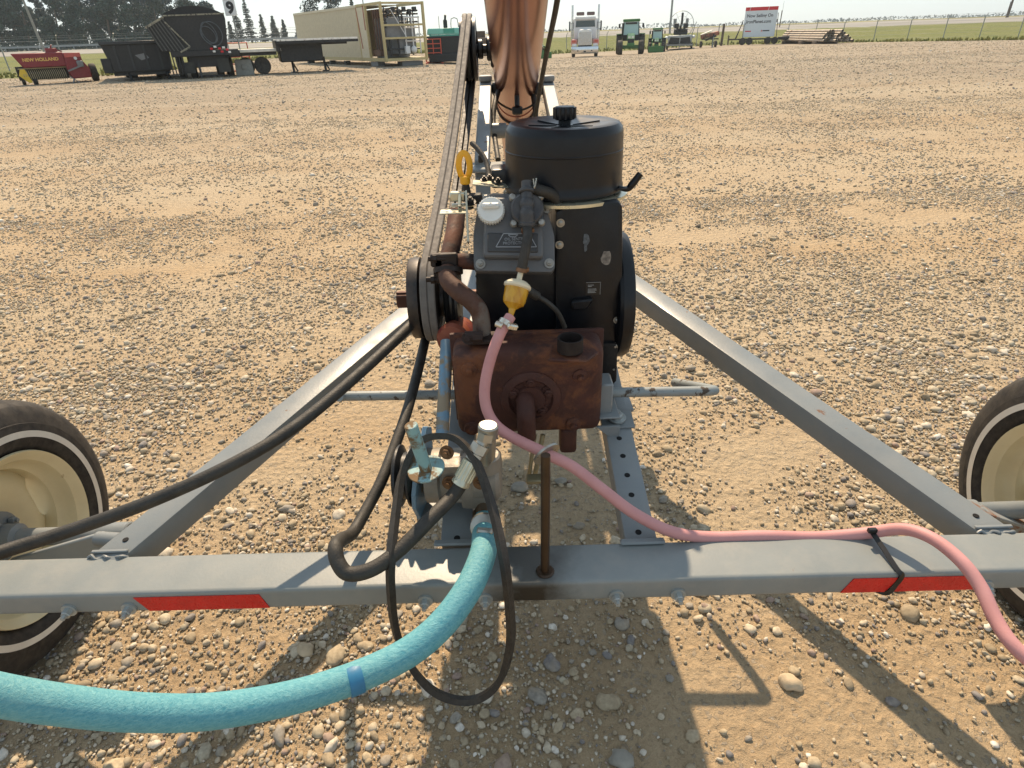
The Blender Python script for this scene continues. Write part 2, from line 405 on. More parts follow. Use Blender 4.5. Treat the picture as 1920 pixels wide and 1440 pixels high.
# ================================================================ grain auger: frame, wheels, tube
GREY=pm('grey_frame_paint',lin('747b7e'),.42,0,.08,5,bump=.12,bs=160,wear='6b4a34',wsc=14,wth=(.665,.69),dust=.25,dcol=lin('a39c8e'))
def beam_mat():
    q=N('cross_beam_paint')
    c=q.mix(q.mapr(q.noise(5,5),.3,.7),lin('757b7b'),lin('828786'))
    w=q.mapr(q.noise(11,9,.7,dist=.4),.665,.69); c=q.mix(w,c,lin('6e4632'))
    sc=q.mapr(q.noise(3,8,.75,co=q.scale((.35,6,6))),.72,.74); c=q.mix(sc,c,lin('7a5440'))
    c=q.mix(q.math('MULTIPLY',q.mapr(q.noise(16,6,.65),.45,.75),.3),c,lin('9c988e'))
    # oil soaked patch round the foot of the upright rod
    sep=q.n('SeparateXYZ'); q.l(q.co,sep.inputs[0])
    dx=q.math('ABSOLUTE',q.math('SUBTRACT',sep.outputs[0],-.03))
    ed=q.math('ADD',dx,q.math('MULTIPLY',q.math('SUBTRACT',q.noise(14,5,.6),.5),.14))
    zz=q.mapr(sep.outputs[2],.405,.419,1,.7)
    oil=q.math('MULTIPLY',q.mapr(ed,.11,.03),zz)
    c=q.mix(oil,c,lin('2b2419')); ro=q.mapr(oil,0,1,.42,.6)
    return q.set(col=c,rough=ro,norm=q.bump(q.noise(160,4),.12,.002))
BEAMM=beam_mat()
RED=pm('red_reflector',lin('c41f1c'),.3,var=.12,sc=40,bump=.3,bs=500)
STEEL=pm('zinc_steel',lin('a7a59c'),.35,.85,.15,20,dust=.35,dcol=(.28,.24,.19))
BOLTM=pm('zinc_bolt',lin('a3a8a6'),.4,.35,.15,30)
RUBBER=pm('tyre_rubber',lin('1c1b1b'),.75,var=.2,sc=20,dust=.3,dcol=lin('6b6256'),bump=.2,bs=120)
BLACKRUB=pm('black_rubber',lin('26241f'),.6,var=.15,sc=20,dust=.35,dcol=lin('58524a'),bump=.35,bs=300)
BLACK=pm('black_paint',lin('141517'),.38,var=.2,sc=12,dust=.3,dcol=lin('3a3a38'),bump=.1,bs=200)
DARKST=pm('dark_steel',lin('34302c'),.5,.4,.25,20,wear='5a3a26',wsc=14,wth=(.56,.66))
CREAM=pm('cream_rim_paint',lin('d6caa4'),.4,var=.05,sc=8,wear='7d5a35',wsc=8,wth=(.69,.73),dust=.2,dcol=lin('a68f66'))
WHITEW=pm('white_wall_rubber',lin('d8d2c6'),.6,var=.05,sc=20,wear='4a4641',wsc=22,wth=(.70,.74),dust=.15)
RUST=pm('rusty_steel',lin('5b3626'),.75,.15,.35,14,bump=.5,bs=120,wear='2e2320',wsc=9,wth=(.5,.62))
BLUEST=pm('worn_blue_paint',lin('648aa3'),.5,var=.15,sc=12,wear='8d7f69',wsc=13,wth=(.50,.56),dust=.35,dcol=lin('8e8472'))
HOOKM=pm('chipped_grey_paint',lin('868d8d'),.45,var=.1,sc=12,wear='4b4138',wsc=24,wth=(.56,.60))

auger=thing('grain_auger','shiny maroon grain auger on a grey steel frame between two whitewall tyres','grain auger',(.05,.86,0))
AO=auger.location
def AP(name,mb,m,parent=None,**k): return mesh(name,mb,m,parent or auger,off=AO,**k)
FS=.15
def afr(px,py,dz=0):                                                # pixel -> sloping top plane of the frame
    r=ray(px,py); z0=.42+dz-FS*.906                                 # z = z0 + FS*y
    t=(z0-HC)/(r.z-FS*r.y); return V((0,0,HC))+r*t
ba,bb=V((-1.068,.8675,.394)),V((1.165,.843,.394)); bd=(bb-ba).normalized()
bx=AP('cross_beam',MB().bar(ba,bb,.1,.052,bev=.009,seg=3),BEAMM)
bn=V((-bd.y,bd.x,0)); 
def bface(px):                                                      # point on the front face of the beam below pixel px
    y=.81
    for i in range(4): p=at(px,1120,y=y); y=(ba+bd*((p.x-ba.x)/bd.x)).y-.05
    return V((p.x,y,.394))
def reflector(x0,x1,x2,x3):
    a=[bface(x) for x in (x0,x1,x2,x3)]
    o=V((a[0].x,a[0].y-.0016,.394)); l=lambda p:(p.x-o.x)/bd.x
    AP('reflector',MB().prism([(l(a[3]),-.0215),(l(a[2]),-.0215),(l(a[1]),.0155),(l(a[0]),.0155)],o,bd,(0,0,1),.0014),RED)
reflector(250,488,500,270); reflector(1588,1815,1822,1572)
for px in (118,233,797,910,1155,1270,1835):
    p=bface(px); p.z=.381; AP('beam_bolt',MB().hexb(p,-bn,.009,.016),BOLTM,ang=30)
# weld tabs and diagonal arms
arms=[((207,1036),(757,585)),((1862,990),(1203,535))]
holes=[]
for (n0,n1) in arms:
    a=afr(*n0); b=afr(*n1); d=(b-a).normalized(); b=a+d*((2.12-a.y)/d.y); dn=V((0,0,-.032)); up=V((0,-FS,1)).normalized()
    AP('weld_bead',MB().tube([a+dn*.03+V((k*.008-.04,-.012+.003*math.sin(k*2.1),.004*math.sin(k*1.7))) for k in range(11)],[.0026+.0008*(k%2) for k in range(11)],7,2),GREY)
    AP('diagonal_arm',MB().bar(a+dn-d*.02,b+dn,.066,.064,up,bev=.006,seg=2),GREY)
    e=(-1 if a.x<0 else 1); h=a+d*.035+V((e*.0,0,.0012)); holes.append(h)
    AP('weld_tab',MB().box(a+V((-e*.0,.0,.004)),(.075,.009,.005),bev=.002),GREY)
    b.y-=.0; 
L2=afr(757,585);R2=afr(1203,535)
za=.42+FS*(2.12-.906)
AP('rear_cross_member',MB().bar((-.27,2.15,za-.03),(.43,2.15,za-.03),.06,.06,bev=.005),GREY)
# perforated rails under the engine
rail_r=[afr(1202,1010),afr(1150,757)]; rail_l=[afr(856,1012),afr(868,770)]
for k,(a,b) in enumerate((rail_r,rail_l)):
    d=(b-a).normalized(); b=a+d*((2.12-a.y)/d.y); up=V((0,-FS,1)).normalized()
    a=a+d*.0
    rb_=AP('mounting_rail',MB().bar(a-up*.026,b-up*.026,.066,.052,up,bev=.005,seg=2),GREY)
    HD=bpy.data.materials.get('hole_dark') or pm('hole_dark',(.004,.004,.004),.9,var=0)
    if k==0: hs=[(1197,998),(1184,928),(1176,891),(1168,855),(1161,822)]
    else: hs=[(857,1009)]
    for px,py in hs:
        h=afr(px,py); AP('bolt_hole',MB().cyl(h-up*.004,h+up*.0008,.0065,n=16),HD,rb_)
    AP('weld_tab',MB().box(a+V((0,-.012,.004)),(.09,.016,.008),bev=.003),GREY)
for h in holes: AP('arm_hole',MB().cyl(h-V((0,0,.004)),h+V((0,0,.0006)),.006,n=14),bpy.data.materials['hole_dark'])

# ---- wheels
def wheel(sx,xin,yc,zc=.322):
    ax=V((sx,0,0)); o=V((xin,yc,zc)); n=168
    prof=[(.197,.030,0),(.200,.012,0),(.212,.002,0),(.2295,-.0015,0),(.2296,-.0030,1),(.2445,-.0034,1),(.2446,-.0018,0),(.262,.0005,0),(.2625,.002,0),(.285,.008,0),(.301,.017,0),(.302,.018,0),
          (.3105,.027,2),(.3165,.040,2),(.3175,.056,3),(.311,.057,0),(.311,.062,0),(.3185,.063,3),(.3190,.088,3),(.312,.089,0),(.312,.095,0),(.319,.096,3),(.319,.118,3),(.312,.119,0),(.312,.125,0),(.3185,.126,3),(.3175,.150,3),(.311,.151,0),(.311,.156,0),(.3165,.158,2),(.310,.170,2),(.295,.184,0),(.26,.192,0),(.22,.188,0),(.2,.17,0)]
    x,u,d=frame(ax); vs=[];fs=[];ms=[]
    for r,h,k in prof:
        for i in range(n):
            rr=r-(.006 if (k==2 and i%4==0) else .003 if (k==3 and i%3==0) else 0)
            a=2*PI*i/n+ (h*1.2 if k==3 else 0); vs.append(o+d*h+(x*math.cos(a)+u*math.sin(a))*rr)
    for j in range(len(prof)-1):
        for i in range(n): fs.append([j*n+i,j*n+(i+1)%n,(j+1)*n+(i+1)%n,(j+1)*n+i]); ms.append(1 if prof[j][2]==1 and prof[j+1][2]==1 else 0)
    t=MB(); t.v=[tuple(v) for v in vs]; t.f=fs; t.m=ms
    hub=MB().lathe(o+d*.07,d,[(.062,0),(.062,.02),(.045,.024),(.045,.05)],28); hub.lathe(o+d*.02,d,[(.02,0),(.033,.006),(.033,.06)],20)
    for k in range(5):
        a=2*PI*k/5+.4; hub.hexb(o+d*.066+(x*math.cos(a)+u*math.sin(a))*.045,-d,.009,.012,False)
    W=AP('wheel',hub,GREY)
    cxx=lambda v:o+(v-o)*1.03
    vs=[cxx(v) for v in vs]; t.v=[tuple(v) for v in vs]
    AP('tyre',t,[RUBBER,WHITEW],W,ang=50)
    rim=MB().lathe(o,d,[(.199,.016),(.206,.006),(.204,.0),(.199,.002),(.192,.012),(.183,.018),(.178,.034),(.172,.05),(.163,.056),(.160,.085),(.166,.115),(.18,.13),(.196,.15),(.2,.168)],72,cap=False)
    # disc with four crescent vents
    m=96; vs=[];fs=[]
    rows=[(.05,.092,0),(.075,.092,0),(.095,.080,0),(.118,.072,0),(.14,.074,.45),(.1605,.086,1)]
    for r,h,v in rows:
        for i in range(m):
            a=2*PI*i/m; e=max(0,math.cos(4*a))**.6 if math.cos(4*a)>0 else 0
            vs.append(o+d*h+(x*math.cos(a)+u*math.sin(a))*(r-.027*v*e))
    for j in range(len(rows)-1):
        for i in range(m): fs.append([j*m+i,j*m+(i+1)%m,(j+1)*m+(i+1)%m,(j+1)*m+i])
    rim.add(vs,fs); rim.lathe(o+d*.092,d,[(.0,0),(.055,0),(.055,.012),(0,.012)],24)
    AP('rim',rim,CREAM,W)
    return o
wl=wheel(-1,-1.153,1.085); wr=wheel(1,1.24,1.06)
# axle stubs and brackets between frame and hubs
for o,s,near in ((wl,-1,afr(207,1036)),(wr,1,afr(1862,990))):
    inn=V((o.x-s*.17,o.y,o.z))
    AP('axle_stub',MB().cyl(inn-V((s*.06,0,0)),o+V((s*.06,0,0)),.021,n=20).cyl(inn-V((s*.07,0,0)),inn,.028,n=20,bev=.003),GREY)
    p0,p1=(at(203,1000,y=1.0),at(30,1050,y=1.06)) if s<0 else (at(1822,955,y=1.03),at(1965,1000,y=1.08))
    bm_=MB().bar(p0-V((0,0,.03)),p1-V((0,0,.03)),.012,.07,bev=.003)
    if s>0: bm_.bar(p0+V((0,.0,.008)),p1+V((0,.0,.008)),.05,.008,bev=.002)
    AP('wheel_bracket',bm_,pm('bracket_paint_%s'%('l' if s<0 else 'r'),lin('868c8e'),.5,var=.08,wear='7a5239',wsc=11,wth=((.62,.66) if s<0 else (.47,.56))))
    AP('pivot_sleeve',MB().cyl(p0+V((-s*.028,-.01,-.012)),p0+V((s*.03,-.0,-.014)),.016,n=24,bev=.003),GREY)

# ---- uprights that carry the tube
def post(t,bt,yb,w=.052):
    a=at(*t,y=3.05); b=at(*bt,y=yb); d=(b-a).normalized()
    m=MB().bar(a-d*.0,b,w,.05,bev=.004); m.bar(b+V((0,.02,0)),V((b.x,2.16,za)),w,.05,(0,1,0),bev=.004); return a,b,m
pa,pb,m=post((911,163),(904,312),2.25); AP('upright',m,GREY)
qa,qb,m=post((1027,163),(1060,312),2.25); AP('upright',m,GREY)
AP('upright_plate',MB().box((pb+qb)/2+V((-.0,.01,-.0)),(qb.x-pb.x+.08,.14,.012),bev=.003),GREY)
for a in (pa,qa): AP('saddle_cap',MB().box(a+V((0,.0,.035)),(.058,.07,.025),bev=.008,seg=2),GREY)
cp=at(958,243,y=2.72); AP('cross_pipe',MB().cyl((pa.x,2.7,cp.z),(qa.x+.02,2.7,cp.z),.021,n=20).cyl((pa.x+.022,2.7,cp.z),(pa.x+.085,2.7,cp.z),.03,n=20,bev=.003),GREY)
# ---- tube
TUBEM=N('glossy_maroon_tube'); q=TUBEM
n=q.noise(9,4); 
TUBE=q.set(col=q.mix(q.mapr(n,.3,.7),lin('8c574a'),lin('956152')),rough=.25,metal=.9,norm=q.bump(q.noise(4,2,co=q.scale((1,.25,1))),.06,.02))
t0=V((.076,3.653,.941)); t1=V((.054,2.208,1.407)); td=(t1-t0).normalized(); TR=.098
ta=t0-td*2.62; tb=t0+td*11
tube=MB().lathe(ta,td,[(TR,0),(TR,13.62)],64)
tu=AP('auger_tube',tube,TUBE,ang=50)
for s_ in (.36,2.9): AP('tube_seam',MB().ring(t0+td*s_,td,TR+.0005,.0032,64,6),TUBE,tu)
AP('intake_flighting',MB().lathe(ta-td*.25,td,[(.02,0),(.09,.02),(.02,.06),(.09,.1),(.02,.14),(.09,.18),(.02,.25)],24),DARKST,tu)
ck=t0+td*.62; 
c0=(pa+V((0,0,.02))); 
for px in (932,1010):
    p=at(px,166,y=3.03); AP('tube_pivot',MB().box(p,(.045,.05,.05),bev=.006).cyl(p-V((.03,0,0)),p+V((.03,0,0)),.017,n=16),BLACK)
kk=t0+td*.55
AP('clamp_band',MB().ring(t0+td*.20,td,TR+.004,.005,48,6),DARKST)
wl_=[at(926,176,y=2.98),at(935,192,y=2.93),at(955,204,y=2.9),at(971,207,y=2.89),at(990,202,y=2.9),at(1006,190,y=2.93),at(1014,176,y=2.98)]
AP('hanging_cable',MB().tube(wl_,.0045,8),DARKST)
p=at(970,207,y=2.87); AP('latch_box',MB().box(p,(.045,.03,.032),bev=.005).cyl(p+V((0,0,.016)),p+V((0,.02,.06)),.011,n=12),[BLACK])
AP('pull_cable',MB().tube([at(1047,-60,y=1.9),at(1045,0,y=2.0),at(1025,100,y=2.35),at(1006,205,y=2.65),at(995,300,y=2.7)],.0085,10,4),BLACKRUB)
AP('control_cable',MB().tube([at(934,172,y=2.95),at(927,200,y=2.85),at(925,235,y=2.75),at(934,300,y=2.5)],.011,10).tube([at(1000,180,y=3.0),at(1004,215,y=2.85),at(1000,260,y=2.7)],.012,10),BLACKRUB)
# ---- upper pulley, shaft
U=at(879,93,y=2.74); Lw=at(812,558,y=1.47)
ux=U.x+.006
AP('driven_pulley',MB().lathe((ux-.035,U.y,U.z),(1,0,0),[(.02,0),(.112,0),(.112,.012),(.1,.018),(.112,.024),(.112,.036),(.1,.042),(.112,.048),(.112,.06),(.085,.062),(.08,.045),(.03,.04)],48),BLACK,ang=30)
sh=MB().cyl((ux,U.y,U.z),(at(934,95,y=2.74).x,U.y,U.z),.017,n=16); sh.cyl((ux+.03,U.y,U.z),(ux+.05,U.y,U.z),.035,n=20,bev=.004)
pz=at(924,95,y=2.74); sh.cyl((pz.x-.024,U.y,U.z),(pz.x+.03,U.y,U.z),.043,n=24,bev=.005); sh.box((pz.x+.01,U.y,U.z-.04),(.04,.05,.05),bev=.005)
AP('drive_shaft',sh,BLACK)
# belts: two V ribs over both pulleys
BELTM=pm('dusty_belt',lin('67625d'),.75,var=.18,sc=30,dust=.4,dcol=lin('827b73'),bump=.1,bs=300)
BELTIN=pm('belt_inside',lin('1d1b19'),.6,var=.2,sc=30)
def belt(x1,x2):
    c1=V((x1,Lw.y,Lw.z));c2=V((x2,U.y,U.z)); r1,r2=.104,.115
    dv=c2-c1; D=math.hypot(dv.y,dv.z); th=math.atan2(dv.z,dv.y); al=math.asin((r2-r1)/D)
    pts=[];ns=[]
    for k in range(25):                                             # around the engine pulley (low side)
        a=th+PI/2+al+(PI-2*al)*k/24; pts.append(c1+V((0,math.cos(a),math.sin(a)))*r1); ns.append(V((0,math.cos(a),math.sin(a))))
    for k in range(1,12):                                           # slack strand underneath
        pass
    for k in range(25):
        a=th-PI/2-al+(PI+2*al)*k/24; pts.append(c2+V((0,math.cos(a),math.sin(a)))*r2); ns.append(V((0,math.cos(a),math.sin(a))))
    # subdivide the straight strands with a little sag
    P=[];Q=[]
    for i in range(len(pts)):
        a,b=pts[i],pts[(i+1)%len(pts)]; na,nb=ns[i],ns[(i+1)%len(pts)]; P.append(a);Q.append(na)
        if (b-a).length>.3:
            for k in range(1,16):
                t=k/16; P.append(a.lerp(b,t)-V((0,0,.045 if na.z>0 else .02))*4*t*(1-t)); Q.append(na.lerp(nb,t).normalized())
    n=len(P); vs=[];fs=[];ms=[]; hw=.0092
    prof=[(-hw,.0,1),(-hw,.009,0),(-hw+.0025,.0115,0),(hw-.0025,.0115,0),(hw,.009,0),(hw,.0,1),(hw-.003,-.006,1),(-hw+.003,-.006,1)]
    for p,nn in zip(P,Q):
        for dx,h,_ in prof: vs.append(p+V((dx,0,0))+nn*(h-.004))
    k=len(prof)
    for i in range(n):
        for j in range(k): fs.append([i*k+j,i*k+(j+1)%k,((i+1)%n)*k+(j+1)%k,((i+1)%n)*k+j]); ms.append(0 if j in(1,2,3) else 1)
    m=MB();m.v=[tuple(v) for v in vs];m.f=fs;m.m=ms; return m
for dx in (-.0094,.0094): AP('drive_belt',belt(Lw.x+dx,ux-.005+dx),[BELTM,BELTIN],ang=35)

# ---- crank bars each side (one bar through the engine base)
HZ=.53
hl=at(634,743,z=HZ); hr=at(1347,733,z=HZ); eye=V((0,0,HC))
toL=(eye-hl).normalized(); awR=(hr-eye).normalized()
l2=hl+toL*.14; r2=hr+V((-.065,.155,-.062))
hb=MB().tube([hl+(hr-hl)*.36,hl+(hr-hl)*.06,hl+(hr-hl)*.012+toL*.004,hl+toL*.03,l2],.0125,14,5)
AP('crank_bar',hb,HOOKM)
AP('crank_bar',MB().tube([hl+(hr-hl)*.68,hl+(hr-hl)*.93,hr-(hr-hl)*.012+(r2-hr)*.03,hr+(r2-hr)*.2,r2],.0125,14,5),HOOKM)
# ---- thin upright rod with the hose ring
rt=at(1022,1072,z=.42); rp=V((rt.x+.002,rt.y+.004,.695))
AP('hose_rod',MB().cyl(V((rt.x,rt.y,.418)),rp,.0085,n=12).cyl(V((rt.x,rt.y,.418)),V((rt.x,rt.y,.425)),.018,n=14,bev=.003),pm('oily_rod',lin('41301f'),.4,.3,.3,20))
hd=(at(1110,895,d=1.25)-at(950,815,d=1.28)).normalized()
RC=at(1025,851,d=1.245)
hd=(.89*(.6*cR-.8*cU)-.45*cF).normalized()
AP('hose_ring',MB().lathe(RC-hd*.003,hd,[(.014,0),(.031,0),(.031,.005),(.014,.005)],32,True),STEEL)
AP('spring_strut',MB().cyl(at(1018,815,y=1.22),at(1000,905,y=1.19),.006,n=10).cyl(at(1003,815,y=1.22),at(990,905,y=1.19),.005,n=10).box(at(1006,898,y=1.16),(.05,.03,.012),bev=.003),pm('tarnished_steel',lin('8c8468'),.5,.5,.2,20))
# ================================================================ engine
eng=thing('petrol_engine','black twin cylinder petrol engine with rusty muffler bolted on the perforated frame rails','engine',(.1,1.45,.47))
EO=eng.location
def EP(name,mb,m,parent=None,**k): return mesh(name,mb,m,parent or eng,off=EO,**k)
def hx(px,py,y): return at(px,py,y=y)
SHEET=pm('black_sheet_metal',lin('0d1015'),.38,var=.2,sc=10,dust=.28,dcol=lin('2d2e30'),bump=.12,bs=180,spec=.35)
CASTB=pm('black_casting',lin('0c0e11'),.55,var=.2,sc=15,dust=.4,dcol=lin('2e2d2c'),bump=.3,bs=150,spec=.35)
COVER=pm('grey_cast_cover',lin('55585b'),.5,var=.1,sc=14,wear='7c705f',wsc=8,wth=(.60,.72),dust=.25,dcol=lin('75695c'),bump=.2,bs=200)
CAN=pm('air_cleaner_plastic',lin('0d1015'),.36,var=.08,sc=9,dust=.15,dcol=lin('282a2d'),bump=.05,bs=90,spec=.35)
PLAST=pm('grey_black_plastic',lin('34363a'),.5,var=.12,sc=16,dust=.35,dcol=lin('6a655c'))
MUFF=pm('rusty_muffler',lin('4a2920'),.68,.1,.35,9,bump=.5,bs=110,wear='744528',wsc=7,wth=(.52,.62),dust=.45,dcol=lin('2a1d19'))
DARKRUST=pm('dark_rust_pipe',lin('553a2e'),.65,.25,.3,16,bump=.4,bs=120,wear='6d665f',wsc=8,wth=(.50,.62))
WHITEP=pm('white_plastic',lin('d8dad6'),.4,var=.04,sc=20,dust=.12)
YEL=pm('yellow_plastic',lin('e0a21c'),.35,var=.08,sc=20)
SILV=pm('bright_plate',lin('c9c8b4'),.32,.75,.12,14,dust=.3,dcol=lin('a79a78'))
SCREW=pm('screw_head',lin('98968f'),.35,.6,.1,30)
# --- crankcase and shroud behind everything
bl=MB(); bl.box((.1,1.56,.65),(.27,.30,.32),bev=.02,seg=2); bl.box((.1,1.52,.485),(.33,.33,.03),bev=.005)
for i in range(9): bl.box((.02,1.52,.88-.018*i),(.20,.20,.006))
EP('crankcase',bl,CASTB)
for q_ in ((1.36,.472,.10),(1.66,.50,.07)): EP('base_plate',MB().box((.1,q_[0],q_[1]),(.42,q_[2],.008),bev=.002),GREY)
# right hand blower housing: one pressed sheet
yS=1.37
def sp(px,py): p=hx(px,py,yS); return (p.x,p.z)
pol=[sp(*p) for p in [(1041,690),(1041,398),(1055,392),(1057,378),(1162,378),(1168,388),(1168,560),(1166,640),(1150,690)]]
sh=MB().prism(pol,(0,yS,0),(1,0,0),(0,0,1),.30,bev=.008,seg=2)
EP('blower_housing',sh,SHEET)
lp=[sp(*p) for p in [(892,636),(892,500),(1062,500),(1062,636)]]
EP('front_shroud',MB().prism(lp,(0,1.385,0),(1,0,0),(0,0,1),.1,bev=.012,seg=2).prism([(a,b) for a,b in [sp(1070,560),sp(1112,556),sp(1100,575),sp(1072,578)]],(0,1.352,0),(1,0,0),(0,0,1),.03,bev=.004),SHEET)
pp=[sp(*p) for p in [(1128,640),(1158,640),(1156,712),(1132,735),(1120,720)]]
EP('lower_bracket',MB().prism(pp,(0,1.36,0),(1,0,0),(0,0,1),.2,bev=.01,seg=2),CASTB)
for px,py in [(1051,418),(1049,459)]: EP('shroud_screw',MB().hexb(hx(px,py,yS-.002),(0,-1,0),.006,.006),SCREW)
for px,py in [(1157,600),(1153,648),(1150,690)]: EP('shroud_screw',MB().hexb(hx(px,py,yS-.002),(0,-1,0),.006,.006),SCREW)
# flaked paint spots and the information sticker
def blob(px,py,rx,rz,seed,m):
    p=hx(px,py,yS-.0012); b=[]
    for i in range(18):
        a=2*PI*i/18; k=1+.45*mn.noise(V((math.cos(a)*1.5,math.sin(a)*1.5,seed))); b.append((rx*k*math.cos(a),rz*k*math.sin(a)))
    return EP('bare_patch',MB().prism(b,p,(1,0,0),(0,0,1),.001),m)
blob(1137,484,.012,.017,1,pm('flaked_paint',lin('77716a'),.6,var=.5,sc=120)); blob(1099,450,.008,.013,5,pm('scuffed_paint',lin('4f565c'),.6,var=.4,sc=150))
blob(1098,464,.004,.010,8,bpy.data.materials['scuffed_paint'])
p=hx(1112,541,yS-.001); STK=pm('sticker_black',lin('0e0f11'),.4,var=.1,sc=20); STW=pm('sticker_print',lin('8f9190'),.5,var=.3,sc=60)
st=EP('warning_sticker',MB().prism([(-.0175,-.0165),(.0175,-.0165),(.0175,.0165),(-.0175,.0165)],p,(1,0,0),(0,0,1),.0007),STK)
pr=MB()
for z,wd in ((.009,.014),(.0055,.009),(-.001,.02),(-.004,.021),(-.007,.017),(-.010,.02)): pr.box(p+V((-.0125+wd/2,-.0004,z)),(wd,.0006,.0013))
pr.box(p+V((0,-.0004,.0155)),(.035,.0006,.0008)); pr.box(p+V((.0172,-.0004,0)),(.0008,.0006,.031))
EP('sticker_print',pr,STW,st)
# --- flywheel screen on the right end of the crank
fc=V((.262,1.5,.715))
EP('flywheel_screen',MB().lathe(fc,(1,0,0),[(.150,0),(.158,.004),(.163,.012),(.163,.03),(.158,.04),(.146,.043),(.14,.036),(.06,.038),(.05,.045),(0,.045)],56),CAN,ang=30)
# --- air cleaner
ac=V((.140,1.5,0)); zt=1.143
acl=EP('air_cleaner',MB().lathe((ac.x,ac.y,zt-.150),(0,0,1),[(.138,0),(.1405,.004),(.1405,.012),(.1385,.016),(.1378,.030),(.1368,.088),(.1378,.0895),(.1378,.0915),(.1365,.093),(.1352,.128),(.133,.138),(.126,.1465),(.118,.149),(.09,.1455),(.05,.142),(0,.141)],72),CAN,ang=28)
kn=MB().lathe((ac.x,ac.y-.01,zt-.010),(0,0,1),[(.014,0),(.014,.012),(.022,.014),(.024,.019),(.024,.036),(.021,.041),(.0,.041)],32)
for i in range(12):
    a=2*PI*i/12; kn.cyl((ac.x+.0235*math.cos(a),ac.y-.01+.0235*math.sin(a),zt+.006),(ac.x+.0235*math.cos(a),ac.y-.01+.0235*math.sin(a),zt+.029),.0032,n=8)
EP('cleaner_knob',kn,CAN,acl)
rb=MB()
for a in (.25,1.3,2.3,3.35,4.3,5.4): rb.bar((ac.x+.02*math.cos(a),ac.y-.01+.02*math.sin(a),zt-.009),(ac.x+.085*math.cos(a),ac.y-.01+.085*math.sin(a),zt-.0045),.004,.004)
EP('cleaner_rib',rb,CAN,acl)
EP('cleaner_base',MB().lathe((ac.x+.004,ac.y,zt-.166),(0,0,1),[(.12,0),(.149,.003),(.149,.010),(.12,.0165)],56),SILV)
p=hx(1160,352,1.43); EP('choke_lever',MB().tube([p,p+V((.02,0,-.004)),p+V((.03,-.0,.006)),p+V((.048,0,.03))],[.005,.006,.0085,.0075],12).bar(p-V((.02,0,.002)),p+V((.028,0,-.001)),.02,.004),CAN)
# --- front rocker cover, leaning back
o=hx(965,509,1.30); X=V((1,0,-.0)); Uv=V((0,.555,.832)).normalized(); Nv=X.cross(Uv)
def vc(px,py,h=0): 
    r=ray(px,py); q_=o+Nv*h; t=(q_-V((0,0,HC))).dot(Nv)/r.dot(Nv); return V((0,0,HC))+r*t
def lo(px,py,h=0): d=vc(px,py,h)-o; return (d.dot(X),d.dot(Uv))
fl=[lo(*p) for p in [(892,508),(1034,511),(1041,502),(1040,440),(1022,378),(1010,366),(925,360),(906,366),(893,400),(887,440),(888,500)]]
cv=MB().prism(fl,o,X,Uv,.03,bev=.006,seg=2)
up_=[lo(*p,.022) for p in [(905,482),(1019,484),(1019,440),(1008,383),(985,372),(924,368),(910,385),(906,440)]]
cv.prism(up_,o+Nv*.024,X,Uv,.03,bev=.010,seg=3)
rcov=EP('rocker_cover',cv,COVER,ang=30)
fz=[lo(*p,.028) for p in [(914,472),(1009,473),(1009,437),(914,436)]]
EP('cover_panel',MB().prism(fz,o+Nv*.0275,X,Uv,.006,bev=.002),pm('dark_cover_panel',lin('3b3c3d'),.55,var=.12,sc=30,bump=.2,bs=250),rcov)
for p in [(901,495),(1030,494),(1026,391),(911,373)]: EP('cover_bolt',MB().hexb(vc(*p,.002),Nv,.007,.009),SCREW,rcov)
TXT=pm('cast_lettering',lin('8e9296'),.45,var=.1,sc=40)
tc=vc(966,450,.0285)
for body,dz in (('OIL SENTRY',.0022),('PROTECTION',-.0068)): text('embossed_lettering',body,.0088,tc+Uv*dz-EO,X,Uv,TXT,rcov,.0012)
def frm(pts,wd):
    m=MB()
    for a,b in zip(pts,pts[1:]+pts[:1]): m.bar(vc(*a,.0287),vc(*b,.0287),wd,.0012,Nv)
    return m
EP('embossed_border',frm([(930,463),(944,438),(992,438),(1006,463)],.0018),TXT,rcov)
EP('embossed_mark',frm([(953,440),(957,444),(966,444),(971,440)],.0016),TXT,rcov)
# oil cap
oc=vc(921,398,.026)
cp_=MB(); n=40; prof=[(.0,.0),(.0275,0),(.0285,.003),(.0285,.015),(.0265,.0185),(.0,.0185)]
cp_.lathe(oc,Nv,prof,44)
for i in range(30):
    a=2*PI*i/30; d=X*math.cos(a)*.0285+Uv*math.sin(a)*.0285; cp_.cyl(oc+d+Nv*.002,oc+d+Nv*.015,.0017,n=6)
cp_.box(oc+Nv*.023+Uv*.006,(.038,.012,.012),X,Uv,bev=.003)
cp_.box(oc+Nv*.0295+Uv*.006,(.024,.005,.002),X,Uv,bev=.0008); cp_.lathe(oc+Nv*.029+Uv*.006,Nv,[(.004,0),(.004,.002),(0,.002)],10)
EP('oil_cap',cp_,WHITEP,rcov,ang=30)
